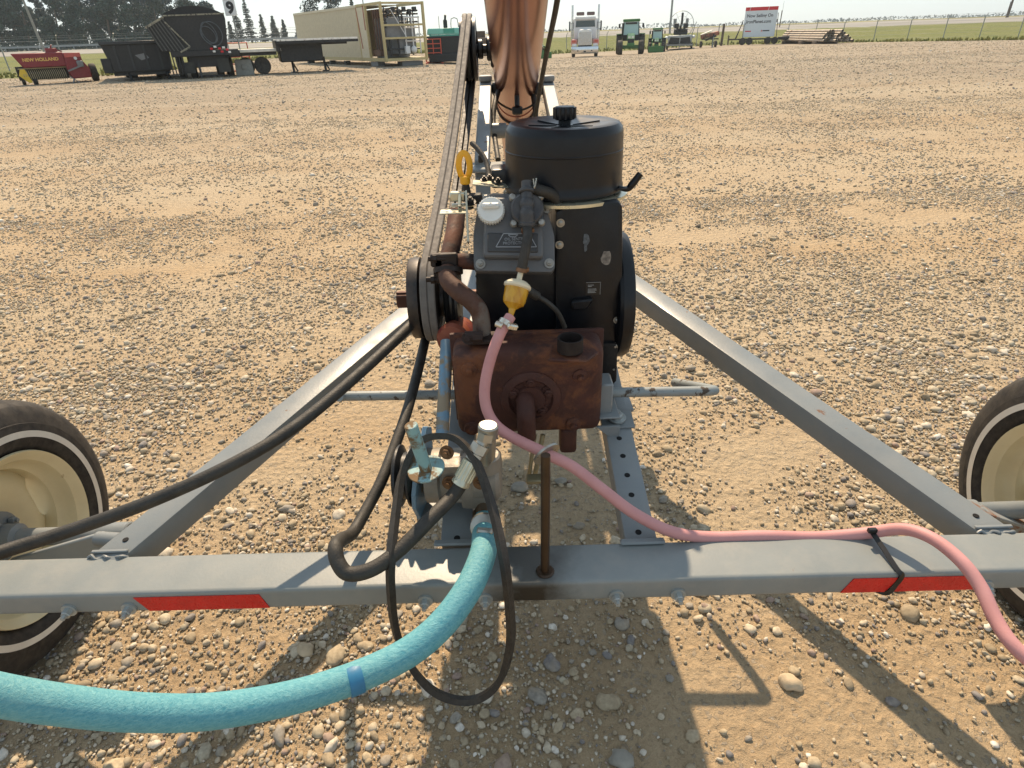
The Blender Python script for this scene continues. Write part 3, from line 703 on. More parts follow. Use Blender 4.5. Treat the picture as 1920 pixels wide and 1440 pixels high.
# fuel pump on the cover
fpc=vc(988,396,.03)
fp=EP('fuel_pump',MB().box(fpc,(.072,.07,.012),X,Uv,bev=.006,seg=2).lathe(fpc+Nv*.006,Nv,[(.036,0),(.036,.01),(.032,.014),(.0,.014)],32),PLAST)
for sx_ in (-1,1):
    for sy in (-1,1): EP('pump_screw',MB().lathe(fpc+X*sx_*.030+Uv*sy*.029+Nv*.006,Nv,[(.009,0),(.009,.003),(.006,.007),(0,.008)],14),SCREW,fp)
a0=vc(988,341,.05);a1=vc(988,375,.05);a2=vc(988,402,.055);a3=vc(988,424,.045)
tee=MB().cyl(a0,a1,.0125,n=20).cyl(a0.lerp(a1,.42),a0.lerp(a1,.62),.0175,n=24,bev=.002).ball(a1.lerp(a2,.3),.0165,16,10).cyl(a1,a2,.0135,n=20)
tee.ball(a2,.0165,16,10).cyl(a2,a3,.0165,n=20).cyl(a2.lerp(a3,.55),a3,.0185,n=24,bev=.003).cyl(fpc+Nv*.015,a2,.014,n=16)
EP('pump_fitting',tee,PLAST,fp)
h1=vc(998,353,.045); EP('breather_hose',MB().tube([h1,vc(1015,358,.045),vc(1035,365,.03),vc(1046,378,.01)],.0125,14),BLACKRUB)
EP('hose_clip',MB().ring(vc(1003,350,.046),(vc(1015,358,.045)-h1),.013,.0022,20,6).cyl(vc(1003,346,.06),vc(1006,334,.065),.0018,n=6).cyl(vc(1001,346,.06),vc(1000,335,.065),.0018,n=6),STEEL)
# fuel line down to the filter
fl0=a3; fl1=at(985,470,y=1.255); fl2=at(978,506,y=1.245)
EP('fuel_line',MB().tube([fl0,at(989,445,y=1.27),fl1,fl2],.0105,14),BLACKRUB)
for c,dr in ((vc(988,432,.04),(fl1-fl0)),(fl2,(fl2-fl1))): EP('line_clamp',MB().lathe(c-dr.normalized()*.004,dr,[(.0115,0),(.0125,.001),(.0125,.008),(.0115,.009)],20).box(c+V((.012,0,.0)),(.008,.01,.008),bev=.001),pm('rusty_clamp_%d'%int(c.z*1000),lin('7a5a40'),.5,.5,.3,40))
f0=at(976,512,y=1.243); f1=at(958,590,y=1.195); fd=(f1-f0).normalized(); FL=(f1-f0).length
q=N('amber_filter_bowl'); AMB=q.set(col=q.mix(q.mapr(q.noise(50,3,co=q.scale((1,1,.1))),.4,.6),lin('c98a1a'),lin('e9b53a')),rough=.2,trans=.35)
ff=EP('fuel_filter',MB().lathe(f0+fd*FL*.30,fd,[(.0,0),(.026,0),(.0262,.01),(.0245,.034),(.022,.041),(.008,.052),(.006,.062),(.006,.068),(0,.068)],32),AMB,ang=30)
EP('filter_cap',MB().lathe(f0+fd*FL*.18,fd,[(.006,-.018),(.006,0),(.018,.001),(.026,.006),(.0295,.010),(.0295,.015),(.026,.018),(0,.018)],32),pm('cream_plastic',lin('d8ccb0'),.4,var=.06),ff,ang=30)
EP('filter_paper',MB().lathe(f0+fd*FL*.34,fd,[(0,0),(.017,0),(.017,.026),(0,.026)],24),pm('filter_paper',lin('a8741c'),.7),ff)
EP('ignition_lead',MB().tube([at(978,537,y=1.29),at(992,546,y=1.28),at(1008,556,y=1.285)],.0105,12).tube([at(1004,554,y=1.285),at(1025,566,y=1.28),at(1046,586,y=1.28),at(1059,614,y=1.29)],.0058,10),BLACKRUB)
# --- dipstick and governor plates, left of the cover
dk=at(872,335,y=1.45); lp_=[]
for i in range(17):
    a=-PI/2+.35+2*(PI-.35)*i/16; lp_.append(dk+V((.0125*math.cos(a)*1.0,0.002,.028+.026*math.sin(a)*1.05)))
EP('dipstick',MB().tube([dk]+lp_+[dk],.0052,8,2,flat=(.0035,.0075)).cyl(dk-V((0,0,.012)),dk+V((0,0,.006)),.012,n=18,bev=.002),YEL)
EP('dipstick_tube',MB().tube([dk-V((0,0,.01)),at(877,365,y=1.45),at(882,392,y=1.44)],.0085,12),BLACKRUB)
gp=MB(); c=at(851,397,y=1.36); gp.box(c,(.062,.035,.003),bev=.0012); gp.box(at(858,368,y=1.40),(.035,.02,.02),bev=.003); gp.box(at(868,384,y=1.39),(.05,.022,.003)); gp.box(at(920,345,y=1.48),(.085,.05,.003),V((1,0,-.12)),bev=.001); gp.bar(at(874,360,y=1.38),at(878,455,y=1.31),.004,.016); gp.cyl(at(862,360,y=1.40),at(862,392,y=1.36),.004,n=8)
gp.box(at(905,372,y=1.44),(.05,.03,.015),bev=.003)
EP('governor_bracket',gp,SILV)
for px,py in ((908,338),(918,335),(934,341)): EP('bracket_screw',MB().hexb(at(px,py,y=1.475),(0,-.2,1),.006,.007),DARKST)
for px,py in ((838,393),(851,391),(862,388)): EP('bracket_hole',MB().cyl(at(px,py,y=1.36)+V((0,0,.0008)),at(px,py,y=1.36)+V((0,0,.0022)),.004,n=10),DARKST)
EP('control_box',MB().box(at(940,330,y=1.53),(.05,.07,.045),bev=.008,seg=2),BLACK)
EP('throttle_cable',MB().tube([at(884,268,y=1.62),at(898,282,y=1.6),at(912,305,y=1.57),at(918,340,y=1.52)],.0065,10).box(at(901,298,y=1.6),(.012,.012,.018),bev=.002),BLACKRUB)
EP('lifting_eye',MB().box(at(888,372,y=1.40),(.04,.03,.02),bev=.004).hexb(at(882,380,y=1.37),(0,-.4,1),.008,.01),CASTB)
# --- exhaust
ex=MB().tube([at(856,400,y=1.52),at(853,430,y=1.46),at(846,465,y=1.40),at(838,495,y=1.36)],.0215,18).tube([at(895,492,y=1.35),at(868,490,y=1.35),at(846,494,y=1.35)],.0185,16)
EP('exhaust_manifold',ex,RUST)
ec=at(840,500,y=1.34); cl=MB().lathe(ec-V((0,.0,.004)),(0,-.5,-.85),[(.026,0),(.034,.001),(.034,.012),(.026,.013)],28)
cl.box(at(833,487,y=1.335),(.062,.02,.03),bev=.004); cl.box(at(824,505,y=1.335),(.02,.02,.06),bev=.003)
for px,py in ((812,485),(808,524)): cl.cyl(at(px-9,py,y=1.33),at(px+24,py,y=1.33),.006,n=10); cl.lathe(at(px,py,y=1.33),(1,0,0),[(.010,0),(.010,.008)],6)
EP('exhaust_clamp',cl,pm('black_rust',lin('2a211d'),.6,.3,.3,20,bump=.3))
bend=MB().tube([at(838,506,y=1.33),at(842,528,y=1.30),at(862,548,y=1.275),at(885,566,y=1.265),at(901,592,y=1.26),at(904,650,y=1.26)],.0205,20)
EP('exhaust_bend',bend,DARKRUST)
EP('flange_bolts',MB().cyl(at(872,632,y=1.22),at(905,632,y=1.22),.014,n=8).box(at(905,634,y=1.245),(.07,.05,.012),bev=.003).hexb(at(878,634,y=1.215),(0,-1,.4),.009,.012),pm('flange_rust',lin('2f211c'),.7,.2,.3,20))
# --- muffler
yM=1.20
A=at(845,660,y=yM);B=at(1127,810,y=yM); mc=((A+B)/2); W_=B.x-A.x; H_=A.z-B.z
mu=MB().box((mc.x,yM+.055,mc.z),(W_,.11,H_),bev=.03,seg=5); mu.box((mc.x,yM+.085,mc.z),(W_+.018,.012,H_+.012),bev=.005,seg=2)
mu.lathe((mc.x+.004,yM+.004,mc.z-.012),(0,-1,0),[(.072,0),(.069,.008),(.060,.012),(.052,.013),(.047,.006),(.036,.006),(.033,.014),(.0,.014)],40)
for px,py in ((880,693),(1088,705),(885,803),(1075,795)): p=at(px,py,y=yM); mu.lathe((p.x,yM+.003,p.z),(0,-1,0),[(.020,0),(.017,.007),(.008,.009),(.0065,.018),(0,.019)],18)
p=at(1065,822,y=yM+.03); mu.box((p.x,yM+.04,p.z),(.042,.05,.075),bev=.013,seg=3)
muf=EP('muffler',mu,MUFF,ang=40)
for a in (90,20,160,235,-55): EP('muffler_bolt',MB().hexb((mc.x+.004+.043*math.cos(R(a)),yM-.004,mc.z-.010+.043*math.sin(R(a))),(0,-1,0),.010,.009),MUFF,muf)
e0=at(985,752,y=yM-.002)
EP('outlet_elbow',MB().tube([e0+V((0,.03,.012)),e0+V((0,-.01,.008)),e0+V((0,-.033,-.012)),e0+V((0,-.038,-.04)),e0+V((.001,-.036,-.078))],.0215,20),MUFF,muf)
o2=at(1069,654,z=A.z+.012)
EP('outlet_plate',MB().prism([(-.05,-.028),(.03,-.04),(.062,-.005),(.04,.035),(-.035,.03)],o2-V((0,0,.006)),(1,0,0),(0,1,.1),.008,bev=.002),MUFF,muf)
EP('outlet_stub',MB().lathe(o2-V((0,0,.003)),(0,0,1),[(.028,0),(.028,.03),(.0245,.03),(.0245,.004),(0,.004)],36),pm('dark_outlet',lin('241c19'),.7,.2,.3,20),muf,ang=30)
EP('strap_bolt',MB().cyl(at(1080,672,y=1.19),at(1112,655,y=1.22),.011,n=10).hexb(at(1074,664,y=1.185),(-.2,-1,.2),.009,.012),MUFF,muf)
# drive pulley and shaft end
dp=Lw; EP('drive_pulley',MB().lathe((dp.x-.052,dp.y,dp.z),(1,0,0),[(.035,.004),(.088,.004),(.101,0),(.103,.004),(.103,.026)]+[(.088,.032),(.088,.038),(.103,.041),(.103,.046),(.088,.049),(.088,.060),(.103,.064),(.103,.07),(.05,.074),(.05,.10),(.0,.1)],56),pm('pulley_black',lin('1c1b1a'),.45,.2,.25,14,dust=.4,dcol=lin('6a5546')),ang=30)
EP('inner_pulley',MB().lathe((dp.x+.035,dp.y,dp.z+.005),(1,0,0),[(.03,0),(.085,.0),(.097,.006),(.085,.014),(.085,.02),(.097,.028),(.097,.034),(.04,.036)],48),BLACK,ang=30)
EP('output_shaft',MB().box((dp.x-.062,dp.y,dp.z-.002),(.06,.038,.034),bev=.003).box((dp.x-.064,dp.y-.004,dp.z+.017),(.056,.01,.006),bev=.001).cyl((dp.x-.04,dp.y,dp.z),(.0,dp.y,dp.z),.018,n=16),pm('shaft_rust',lin('4a2f26'),.55,.5,.3,25))
# engine feet, orange filter, blue pipe
EP('oil_filter',MB().lathe(at(866,622,y=1.42),(-.25,-1,.15),[(0,0),(.04,0),(.043,.006),(.043,.07),(.036,.078),(.0,.078)],32),pm('orange_filter_paint',lin('86452f'),.55,var=.2,sc=20,wear='702a24',wsc=12,wth=(.5,.54)))
ft=MB()
ft.box(at(1140,772,y=1.24)+V((0,.02,0)),(.05,.10,.006),bev=.002); ft.prism([(-.03,.0),(.028,0),(.028,-.055)],at(1141,800,y=1.21),(1,0,0),(0,0,1),.008,bev=.001); ft.box(at(1132,740,y=1.26),(.035,.06,.09),bev=.004)
EP('engine_foot',ft,GREY)
fb2=afr(1156,787); EP('foot_plate',MB().box(fb2+V((.0,-.0,.003)),(.08,.07,.006),V((1,0,0)),V((0,1,FS)),bev=.001),GREY)
EP('foot_bolt',MB().hexb(fb2+V((0,-.005,.008)),(0,-FS,1),.014,.016),BOLTM)
EP('brace_pipe',MB().cyl(at(838,640,y=1.34),at(829,818,y=1.16),.0155,n=18),BLUEST)
# ================================================================ hydraulic pump on its blue plate
pump=thing('hydraulic_pump','cast aluminium hydraulic pump with blue bracket and black belt pulley hanging over the cross beam','hydraulic pump',at(880,890,y=1.0))
PO=pump.location
def PP(name,mb,m,parent=None,**k): return mesh(name,mb,m,parent or pump,off=PO,**k)
ALU=pm('cast_aluminium',lin('8a867e'),.5,.3,.2,18,dust=.45,dcol=lin('8c7c66'),bump=.25,bs=180)
pc=at(868,890,y=1.02); ax=V((1,-.06,.02)).normalized(); s0=pc-ax*.075
bp=MB().lathe(s0,ax,[(.03,0),(.058,.002),(.058,.030),(.049,.034),(.049,.055),(.052,.057),(.052,.073),(.046,.076),(.046,.098),(.055,.101),(.055,.148),(.047,.155),(.0,.155)],40)
bp.box(pc+V((.035,-.01,-.018)),(.075,.085,.07),ax,(0,1,0),bev=.010,seg=2); bp.cyl(at(912,850,y=.985),at(912,880,y=.985),.028,n=24,bev=.004); bp.box(pc+V((-.01,-.03,.035)),(.06,.04,.05),bev=.010,seg=2)
for a in (40,130,220,310): bp.cyl(s0+ax*.036+V((0,.052*math.cos(R(a)),.052*math.sin(R(a)))),s0+ax*.145+V((0,.052*math.cos(R(a)),.052*math.sin(R(a)))),.007,n=10)
PP('pump_body',bp,ALU,ang=32)
RB_=pm('rusty_bolt',lin('6d5138'),.5,.5,.3,30)
for px,py in ((838,848),(842,905),(900,905)): PP('pump_bolt',MB().hexb(at(px,py,y=.962),(-.2,-1,.25),.009,.010),RB_)
# bracket plate, nearly edge on
xp=pc.x-.082
def yz(px,py):
    p=at(px,py,x=xp); return (p.y,p.z)
zc_=pc.z; yc_=pc.y
poly=[(.06,.085),(.02,.112),(-.045,.05),(-.065,.0),(-.06,-.04),(-.03,-.09),(-.015,-.15),(.012,-.155),(.03,-.08),(.075,.0)]
PP('bracket_plate',MB().prism(poly,(xp,yc_,zc_),V((.17,1,0)),(.10,0,1),.009,bev=.001),BLUEST)
PP('bracket_foot',MB().box((xp+.03,yc_+.01,zc_-.093),(.09,.07,.008),bev=.002).bar((xp+.05,yc_+.03,zc_-.09),(xp+.06,yc_+.05,zc_-.16),.03,.008),GREY)
pu=s0-ax*.062
PP('pump_pulley',MB().lathe(pu,ax,[(.02,.0),(.062,-.002),(.066,.002),(.066,.006),(.050,.013),(.050,.021),(.066,.028),(.066,.032),(.03,.036),(.018,.05),(.018,.064)],44),BLACK,ang=30)
h0=at(801,885,y=.945);h1_=at(770,797,y=.93)
# lever handle and its washer
TURQ=pm('flaking_turquoise_paint',lin('7fa3a5'),.5,var=.1,sc=20,wear='6b5436',wsc=14,wth=(.48,.55))
hd_=PP('tension_handle',MB().cyl(h0,h1_,.0125,n=20,bev=.0015),TURQ)
PP('handle_washer',MB().lathe(h0+(h1_-h0)*.05,h1_-h0,[(.012,0),(.036,0),(.037,.002),(.036,.004),(.012,.004)],36),TURQ)
# outlet elbow, crimped end
fA=at(914,803,y=.965);fB=at(906,838,y=.955);fC=at(893,852,y=.945);fD=at(868,898,y=.925)
fx=MB().cyl(at(912,868,y=.975),fA-V((0,0,-.005)),.0175,n=20).ball(fA-V((0,0,.012)),.0185,18,10).cyl(fA-V((0,0,.02)),fA+V((.002,0,.008)),.0195,n=24,bev=.003)
fx.lathe(fA.lerp(fB,.15)-V((.0,.005,.0)),fB-fA,[(.017,0),(.017,.016)],6)
dd=(fD-fC).normalized(); fx.cyl(fA-V((0,0,.01)),fC,.0125,n=16); fx.lathe(fC-dd*.022,dd,[(.0185,0),(.0185,.018)],6); fx.lathe(fC-dd*.002,dd,[(.0165,0),(.0165,.015)],6)
PP('outlet_fitting',fx,STEEL,ang=30)
cf=MB().lathe(fC+dd*.014,dd,[(.013,0),(.0165,.002),(.0165,.044),(.0185,.047),(.0185,.052),(.016,.053)],28)
for i in range(14):
    a=2*PI*i/14; x_,u_,d_=frame(dd); w_=(x_*math.cos(a)+u_*math.sin(a))*.0163; cf.cyl(fC+dd*.017+w_,fC+dd*.054+w_,.002,n=6)
PP('crimp_ferrule',cf,SILV)
iA=at(908,940,y=.985);iB=at(908,985,y=.955)
PP('inlet_fitting',MB().cyl(iA+V((0,.01,.02)),iB,.019,n=20,bev=.002).cyl(at(907,958,y=.97),at(907,972,y=.965),.0235,n=24,bev=.003),pm('brown_fitting',lin('4c3b26'),.5,.4,.3,20))
# ================================================================ hoses and belts
hp=[fD-dd*.02,fD+dd*.03,at(805,975,y=.85),at(750,1030,y=.80),at(700,1066,y=.768),at(655,1076,y=.762),at(634,1055,y=.775),at(629,1026,y=.80),at(640,1012,y=.845),at(662,998,y=.90),at(690,950,y=.97),at(716,900,y=1.03),at(742,832,y=1.12),at(765,765,y=1.22),at(785,690,y=1.36),at(797,640,y=1.45),at(812,590,y=1.58),at(830,560,y=1.75)]
one('hydraulic_hose',MB().tube(hp,[.0135]*9+[.0125]*9,16,6),BLACKRUB,'black rubber hydraulic hose kinked back on itself against the left half of the beam','hose',hp[4],None)
lh=[at(-90,1068,d=.98),at(0,1036,d=1.05),at(140,992,d=1.10),at(290,937,d=1.12),at(440,868,d=1.16),at(560,795,d=1.24),at(680,695,d=1.36),at(765,615,d=1.50),at(800,575,d=1.62),at(835,545,d=1.75)]
one('hydraulic_hose',MB().tube(lh,.0125,16,8),BLACKRUB,'long black hydraulic hose crossing the left diagonal arm and leaving at the left edge','hose',lh[4],None)
q=N('teal_hose_jacket'); 
wv=q.noise(210,5,.75,co=q.scale((.45,1,1.8)),dist=.6); 
TEAL=q.set(col=q.mix(q.mapr(wv,.3,.7),lin('378798'),q.mix(q.mapr(q.noise(4,4),.4,.7),lin('74b0b6'),lin('82b0aa'))),rough=.6,norm=q.bump(wv,.55,.004))
tp=[iB+V((0,.004,.012)),at(908,1000,d=1.17),at(905,1040,d=1.11),at(880,1100,d=1.06),at(836,1162,d=1.025),at(780,1213,d=1.0),at(710,1252,d=.975),at(610,1290,d=.94),at(500,1318,d=.90),at(380,1335,d=.86),at(250,1335,d=.82),at(120,1322,d=.785),at(0,1303,d=.755),at(-150,1270,d=.72)]
th_=thing('suction_hose','thick teal suction hose sagging from the pump across the lower left','hose',tp[6])
mesh('hose_body',MB().tube(tp,[.0225,.0235]+[.0245]*12,24,8),TEAL,th_,off=tp[6])
d_=(tp[7]-tp[6]).normalized(); bpnt=at(664,1273,d=.958)
mesh('blue_band',MB().lathe(bpnt-d_*.012,d_,[(.0247,0),(.0252,.001),(.0252,.021),(.0247,.022)],28),pm('blue_tape',lin('2a6f94'),.5,var=.12,sc=40),th_,off=tp[6])
cd=(tp[1]-tp[0]).normalized(); hcm=MB().lathe(at(907,985,d=1.18)-cd*.0,cd,[(.0245,0),(.0262,.001),(.0262,.013),(.0245,.014)],28).box(at(909,997,d=1.135),(.030,.013,.014),V((1,-.1,-.05)),bev=.003)
mesh('hose_clamp',hcm,STEEL,th_,off=tp[6])
PINK=N('pink_hose_rubber'); q=PINK; PINKM=q.set(col=q.mix(q.mapr(q.noise(14,5,.6),.35,.7),lin('c58f8d'),lin('b98280')),rough=.6,norm=q.bump(q.noise(300,3),.12,.002))
f2=f1+fd*.004
pp_=[f2,at(938,625,y=1.165),at(920,672,y=1.145),at(909,725,y=1.125),at(912,765,y=1.11),at(930,797,y=1.09),at(965,822,y=1.06),RC,at(1075,876,y=.985),at(1130,918,y=.955),at(1190,963,y=.93),at(1260,997,y=.905),at(1330,1007,d=1.235),at(1430,1005,d=1.235),at(1530,1007,d=1.235),at(1620,1000,d=1.22),at(1690,992,d=1.18),at(1745,1008,d=1.135),at(1800,1050,d=1.09),at(1838,1100,d=1.06),at(1866,1160,d=1.03),at(1900,1210,d=1.0),at(1960,1265,d=.97)]
ph=thing('fuel_hose','pink fuel hose running from the amber filter through a ring and along the beam','hose',RC)
mesh('hose_body',MB().tube(pp_,.0118,16,8),PINKM,ph,off=RC)
cc=at(946,606,y=1.175); dr=(pp_[1]-pp_[0]).normalized()
mesh('hose_clamp',MB().lathe(cc-dr*.006,dr,[(.0125,0),(.0142,.001),(.0142,.012),(.0125,.013)],24).box(cc+V((.016,-.012,-.003)),(.024,.014,.013),V((1,.2,-.35)),bev=.003).cyl(cc+V((-.018,-.008,.004)),cc+V((-.004,-.014,.0)),.007,n=12,bev=.001),pm('bright_clamp',lin('cfcabd'),.28,.85,.1,30),ph,off=RC)
# loose V belt
vb=[at(830,818,y=.985),at(862,828,y=.965),at(893,868,y=.925),at(922,950,y=.86),at(944,1050,y=.775),at(955,1140,y=.75),at(956,1210,y=.745),at(938,1275,y=.742),at(900,1308,y=.742),at(855,1312,y=.742),at(808,1292,y=.745),at(768,1245,y=.75),at(742,1180,y=.755),at(733,1100,y=.765),at(734,1040,y=.785),at(743,960,y=.87),at(757,880,y=.95),at(790,828,y=.99)]
def closed_belt(P,w,h):
    n=len(P);Q=[]
    for i in range(n):
        p0,p1,p2,p3=P[i-1],P[i],P[(i+1)%n],P[(i+2)%n]
        for k in range(6):
            t=k/6; Q.append(.5*((2*p1)+(p2-p0)*t+(2*p0-5*p1+4*p2-p3)*t*t+(3*p1-p0-3*p2+p3)*t**3))
    c=sum(Q,V((0,0,0)))/len(Q); n=len(Q); vs=[];fs=[]; pr=[(-w*.5,h*.5),(w*.5,h*.5),(w*.36,-h*.5),(-w*.36,-h*.5)]
    for i in range(n):
        T=(Q[(i+1)%n]-Q[i-1]).normalized(); out=(Q[i]-c); out=(out-T*out.dot(T)).normalized(); sd_=T.cross(out)
        for a,b in pr: vs.append(Q[i]+sd_*a+out*b)
    for i in range(n):
        for k in range(4): fs.append([i*4+k,i*4+(k+1)%4,((i+1)%n)*4+(k+1)%4,((i+1)%n)*4+k])
    return MB().add(vs,fs)
one('loose_belt',closed_belt(vb,.0165,.0125),pm('black_belt_rubber',lin('24221f'),.55,var=.2,sc=40,dust=.4,dcol=lin('4b463f'),bump=.3,bs=250),'loose black V belt hanging in a long loop from the pump','belt',vb[9],None,ang=30)
# cable tie round the beam and the pink hose
k0=at(1634,996,d=1.205); yb=bface(1655)
tie=[k0,at(1652,1022,d=1.185),V((yb.x+.012,yb.y+.006,.4235)),V((yb.x+.018,yb.y-.0022,.417)),V((yb.x+.014,yb.y-.0022,.395)),V((yb.x,yb.y-.0022,.370)),V((yb.x-.02,yb.y+.03,.3655)),V((yb.x-.02,yb.y+.09,.3655))]
one('cable_tie',MB().tube(tie,.003,4,6,flat=(.0048,.0012),up=(0,-1,.6)).box(k0+V((-.002,-.004,.006)),(.018,.010,.010),bev=.002),pm('black_nylon',lin('121212'),.4),'black cable tie strapping the pink hose to the right end of the beam','cable tie',k0,None)
# ================================================================ background
def put(o): return o
def face(p,extra=0): return math.atan2(p.y,p.x)-PI/2+extra             # local -Y looks at the photographer's spot
def LP(name,mb,m,parent,**k): return mesh(name,mb,m,parent,**k)
PAINT=lambda n,h,r=.45,**k: pm(n,lin(h),r,**k)
BRED=PAINT('farm_red','7d1a24',var=.08,dust=.25,dcol=lin('8a5a50'))
BBLK=PAINT('trailer_black','101317',.5,var=.2,dust=.25,dcol=lin('4a4843'))
TYRE2=PAINT('dusty_tyre','2b2a28',.85,var=.2,dust=.5,dcol=lin('6a6256'))
YEL2=PAINT('farm_yellow','d9b638',var=.08)
WHT=PAINT('white_paint','d6d8d8',.35,var=.04); CHR=PAINT('chrome','c8cacc',.15,metal=1,var=.05)
GRN=PAINT('tractor_green','2e6b33',.4,var=.1,dust=.2,dcol=lin('6f7558')); TEALP=PAINT('teal_machine','3f9a88',.45,var=.08); 
ORED=PAINT('orange_red_paint','c65a45',.5,var=.12); CONC=PAINT('concrete','8f8f88',.9,var=.12,bump=.3,bs=40)
TAN=PAINT('beige_container','cfc7ae',.6,var=.06,dust=.2,dcol=lin('a89872')); TANF=PAINT('yellow_beige_frame','b9aa7c',.55,var=.08,wear='8a5a38',wth=(.64,.7),wsc=3)
GLASS=N('dark_glass').set(col=(.03,.05,.055),rough=.08,spec=.8); CYG=N('pale_cab_glass').set(col=(.35,.55,.55),rough=.1,spec=.8)
GRY2=PAINT('machine_grey','77797a',.5,var=.12); LGT=N('lamp_glass').set(col=(.75,.75,.72),rough=.1); DECK=PAINT('pale_deck','d4d0c4',.6,var=.12)
WOOD=PAINT('weathered_wood','5b5046',.9,var=.2,bump=.4,bs=30); GALV=PAINT('galvanised','8f9290',.5,metal=.4,var=.08)
LETB=PAINT('lettering_black','22242a',.6,var=.05); LETY=PAINT('lettering_gold','d8b060',.6,var=.05); REDP=PAINT('sign_red','c6222b',.5,var=.05)
def wheel_mb(x,y,r,w): return MB().lathe((x-w/2,y,r),(1,0,0),[(r*.55,0),(r*.92,0),(r,w*.15),(r,w*.85),(r*.92,w),(r*.55,w)],28)
def rimmb(x,y,r,w): return MB().lathe((x-w/2+.01,y,r),(1,0,0),[(0,w*.2),(r*.25,w*.15),(r*.5,w*.25),(r*.57,0),(r*.57,w-.02),(r*.5,w*.75),(r*.25,w*.85),(0,w*.8)],24)
def wheel2(parent,x,y,r,w,rimm,along=0):
    """wheel in the thing's frame; along=1 turns the axle along local y"""
    W=LP('wheel',rimmb(0,0,r,w),rimm,parent); W.location=(x,y,0)
    if along: W.rotation_euler=(0,0,PI/2)
    t=LP('tyre',wheel_mb(0,0,r,w),TYRE2,W); return W

# ---- red square baler
p=atg(112,156); b=thing('hay_baler','dark red hay baler with a yellow pickup of wire tines at the left edge','hay baler',p,face(p,.06))
hd=MB(); hd.prism([(-1.62,1.42),(.55,1.42),(.55,1.02),(.62,.78),(-1.30,.78)],(0,-.5,0),(1,0,0),(0,0,1),1.2,bev=.03); hd.box((.12,-.1,1.5),(.5,.5,.22),bev=.02); hd.bar((.2,-.2,1.55),(.6,.2,1.45),.05,.05); hd.bar((.1,-.2,1.55),(.2,-.3,1.75),.04,.04)
LP('header_panel',hd,BRED,b)
LP('tine_back',MB().box((-.55,.25,.52),(2.2,.3,.62)),BBLK,b)
tn=MB(); 
for i in range(22): x=-1.42+i*.085; tn.tube([(x,-.25,.68),(x+.01,-.5,.5),(x+.02,-.42,.25),(x+.02,-.2,.18)],.017,5,3)
tn.box((-.5,-.3,.74),(2.15,.05,.05)); LP('pickup_tines',tn,PAINT('tine_steel','a79a78',.6),b)
LP('pickup_guard',MB().prism([(-1.5,.72),(-1.3,.72),(-1.15,.12),(-1.3,.1),(-1.62,.45)],(0,-.5,0),(1,0,0),(0,0,1),.04),YEL2,b)
sb=MB(); sb.prism([(.56,1.38),(1.28,1.36),(1.30,1.0),(1.52,.62),(1.5,.22),(.62,.18),(.5,.6)],(0,-.62,0),(1,0,0),(0,0,1),1.6,bev=.04)
LP('side_housing',sb,BRED,b); LP('top_panel',MB().box((.93,-.64,1.27),(.72,.03,.2),bev=.01),PAINT('faded_red','b9584f'),b)
LP('emblem',MB().lathe((1.02,-.66,1.12),(0,-1,0),[(.0,.0),(.075,0),(.075,.01),(.05,.012),(.05,.004),(0,.004)],20),WHT,b)
ar=MB().bar((.5,-.75,.55),(1.2,-.7,.78),.07,.07).box((1.15,-.68,.86),(.3,.12,.3),bev=.04).bar((.65,-.8,.2),(.55,-.9,.0),.05,.05).bar((.5,-.8,.3),(.85,-.8,-.0),.04,.04); LP('drive_arm',ar,GRY2,b)
text('maker_lettering','NEW HOLLAND',.2,V((-.48,-.512,1.12)),(1,0,0),(0,0,1),LETY,b,.006,sx=1.05,bold=.008)
wheel2(b,-1.02,-.2,.26,.2,WHT); wheel2(b,-1.5,.3,.22,.16,YEL2); wheel2(b,1.72,.2,.42,.3,BRED); b.scale=(.84,.84,.84)

# ---- black end-dump box
p=atg(272,151); b=thing('dump_trailer','low black steel dump trailer standing between the red baler and the tall hopper trailer','trailer',p,face(p,-.03))
bx_=MB().prism([(-1.28,1.45),(1.28,1.42),(1.22,.36),(-1.05,.36)],(0,0,0),(1,0,0),(0,0,1),5.0,bev=.02); LP('dump_body',bx_,BBLK,b)
tr=MB().box((0,-.04,1.45),(2.62,.16,.13),bev=.02)
for x in (-.8,-.25,.3,.85): tr.box((x,-.03,.9),(.08,.07,.95))
LP('top_rail',tr,PAINT('worn_black_edge','2a2d30',.5,var=.2),b)
LP('corner_board',MB().box((-1.25,.02,.62),(.36,.1,.55),bev=.02).box((.0,.4,.3),(2.2,.5,.16)),BBLK,b)
LP('hitch_plate',MB().prism([(-.1,.98),(.3,1.05),(.42,.86),(.1,.78)],(0,-.012,0),(1,0,0),(0,0,1),.02),GRY2,b)
LP('marker_lamp',MB().box((1.12,-.13,1.45),(.14,.02,.08)),LGT,b)
for x in (-.55,.95): LP('support_leg',MB().bar((x,.2,.4),(x+.05,.1,.02),.09,.09).box((x+.05,.1,.02),(.2,.2,.03)),BBLK,b)
wheel2(b,-.6,3.6,.48,.5,GRY2); wheel2(b,.7,3.6,.48,.5,GRY2)

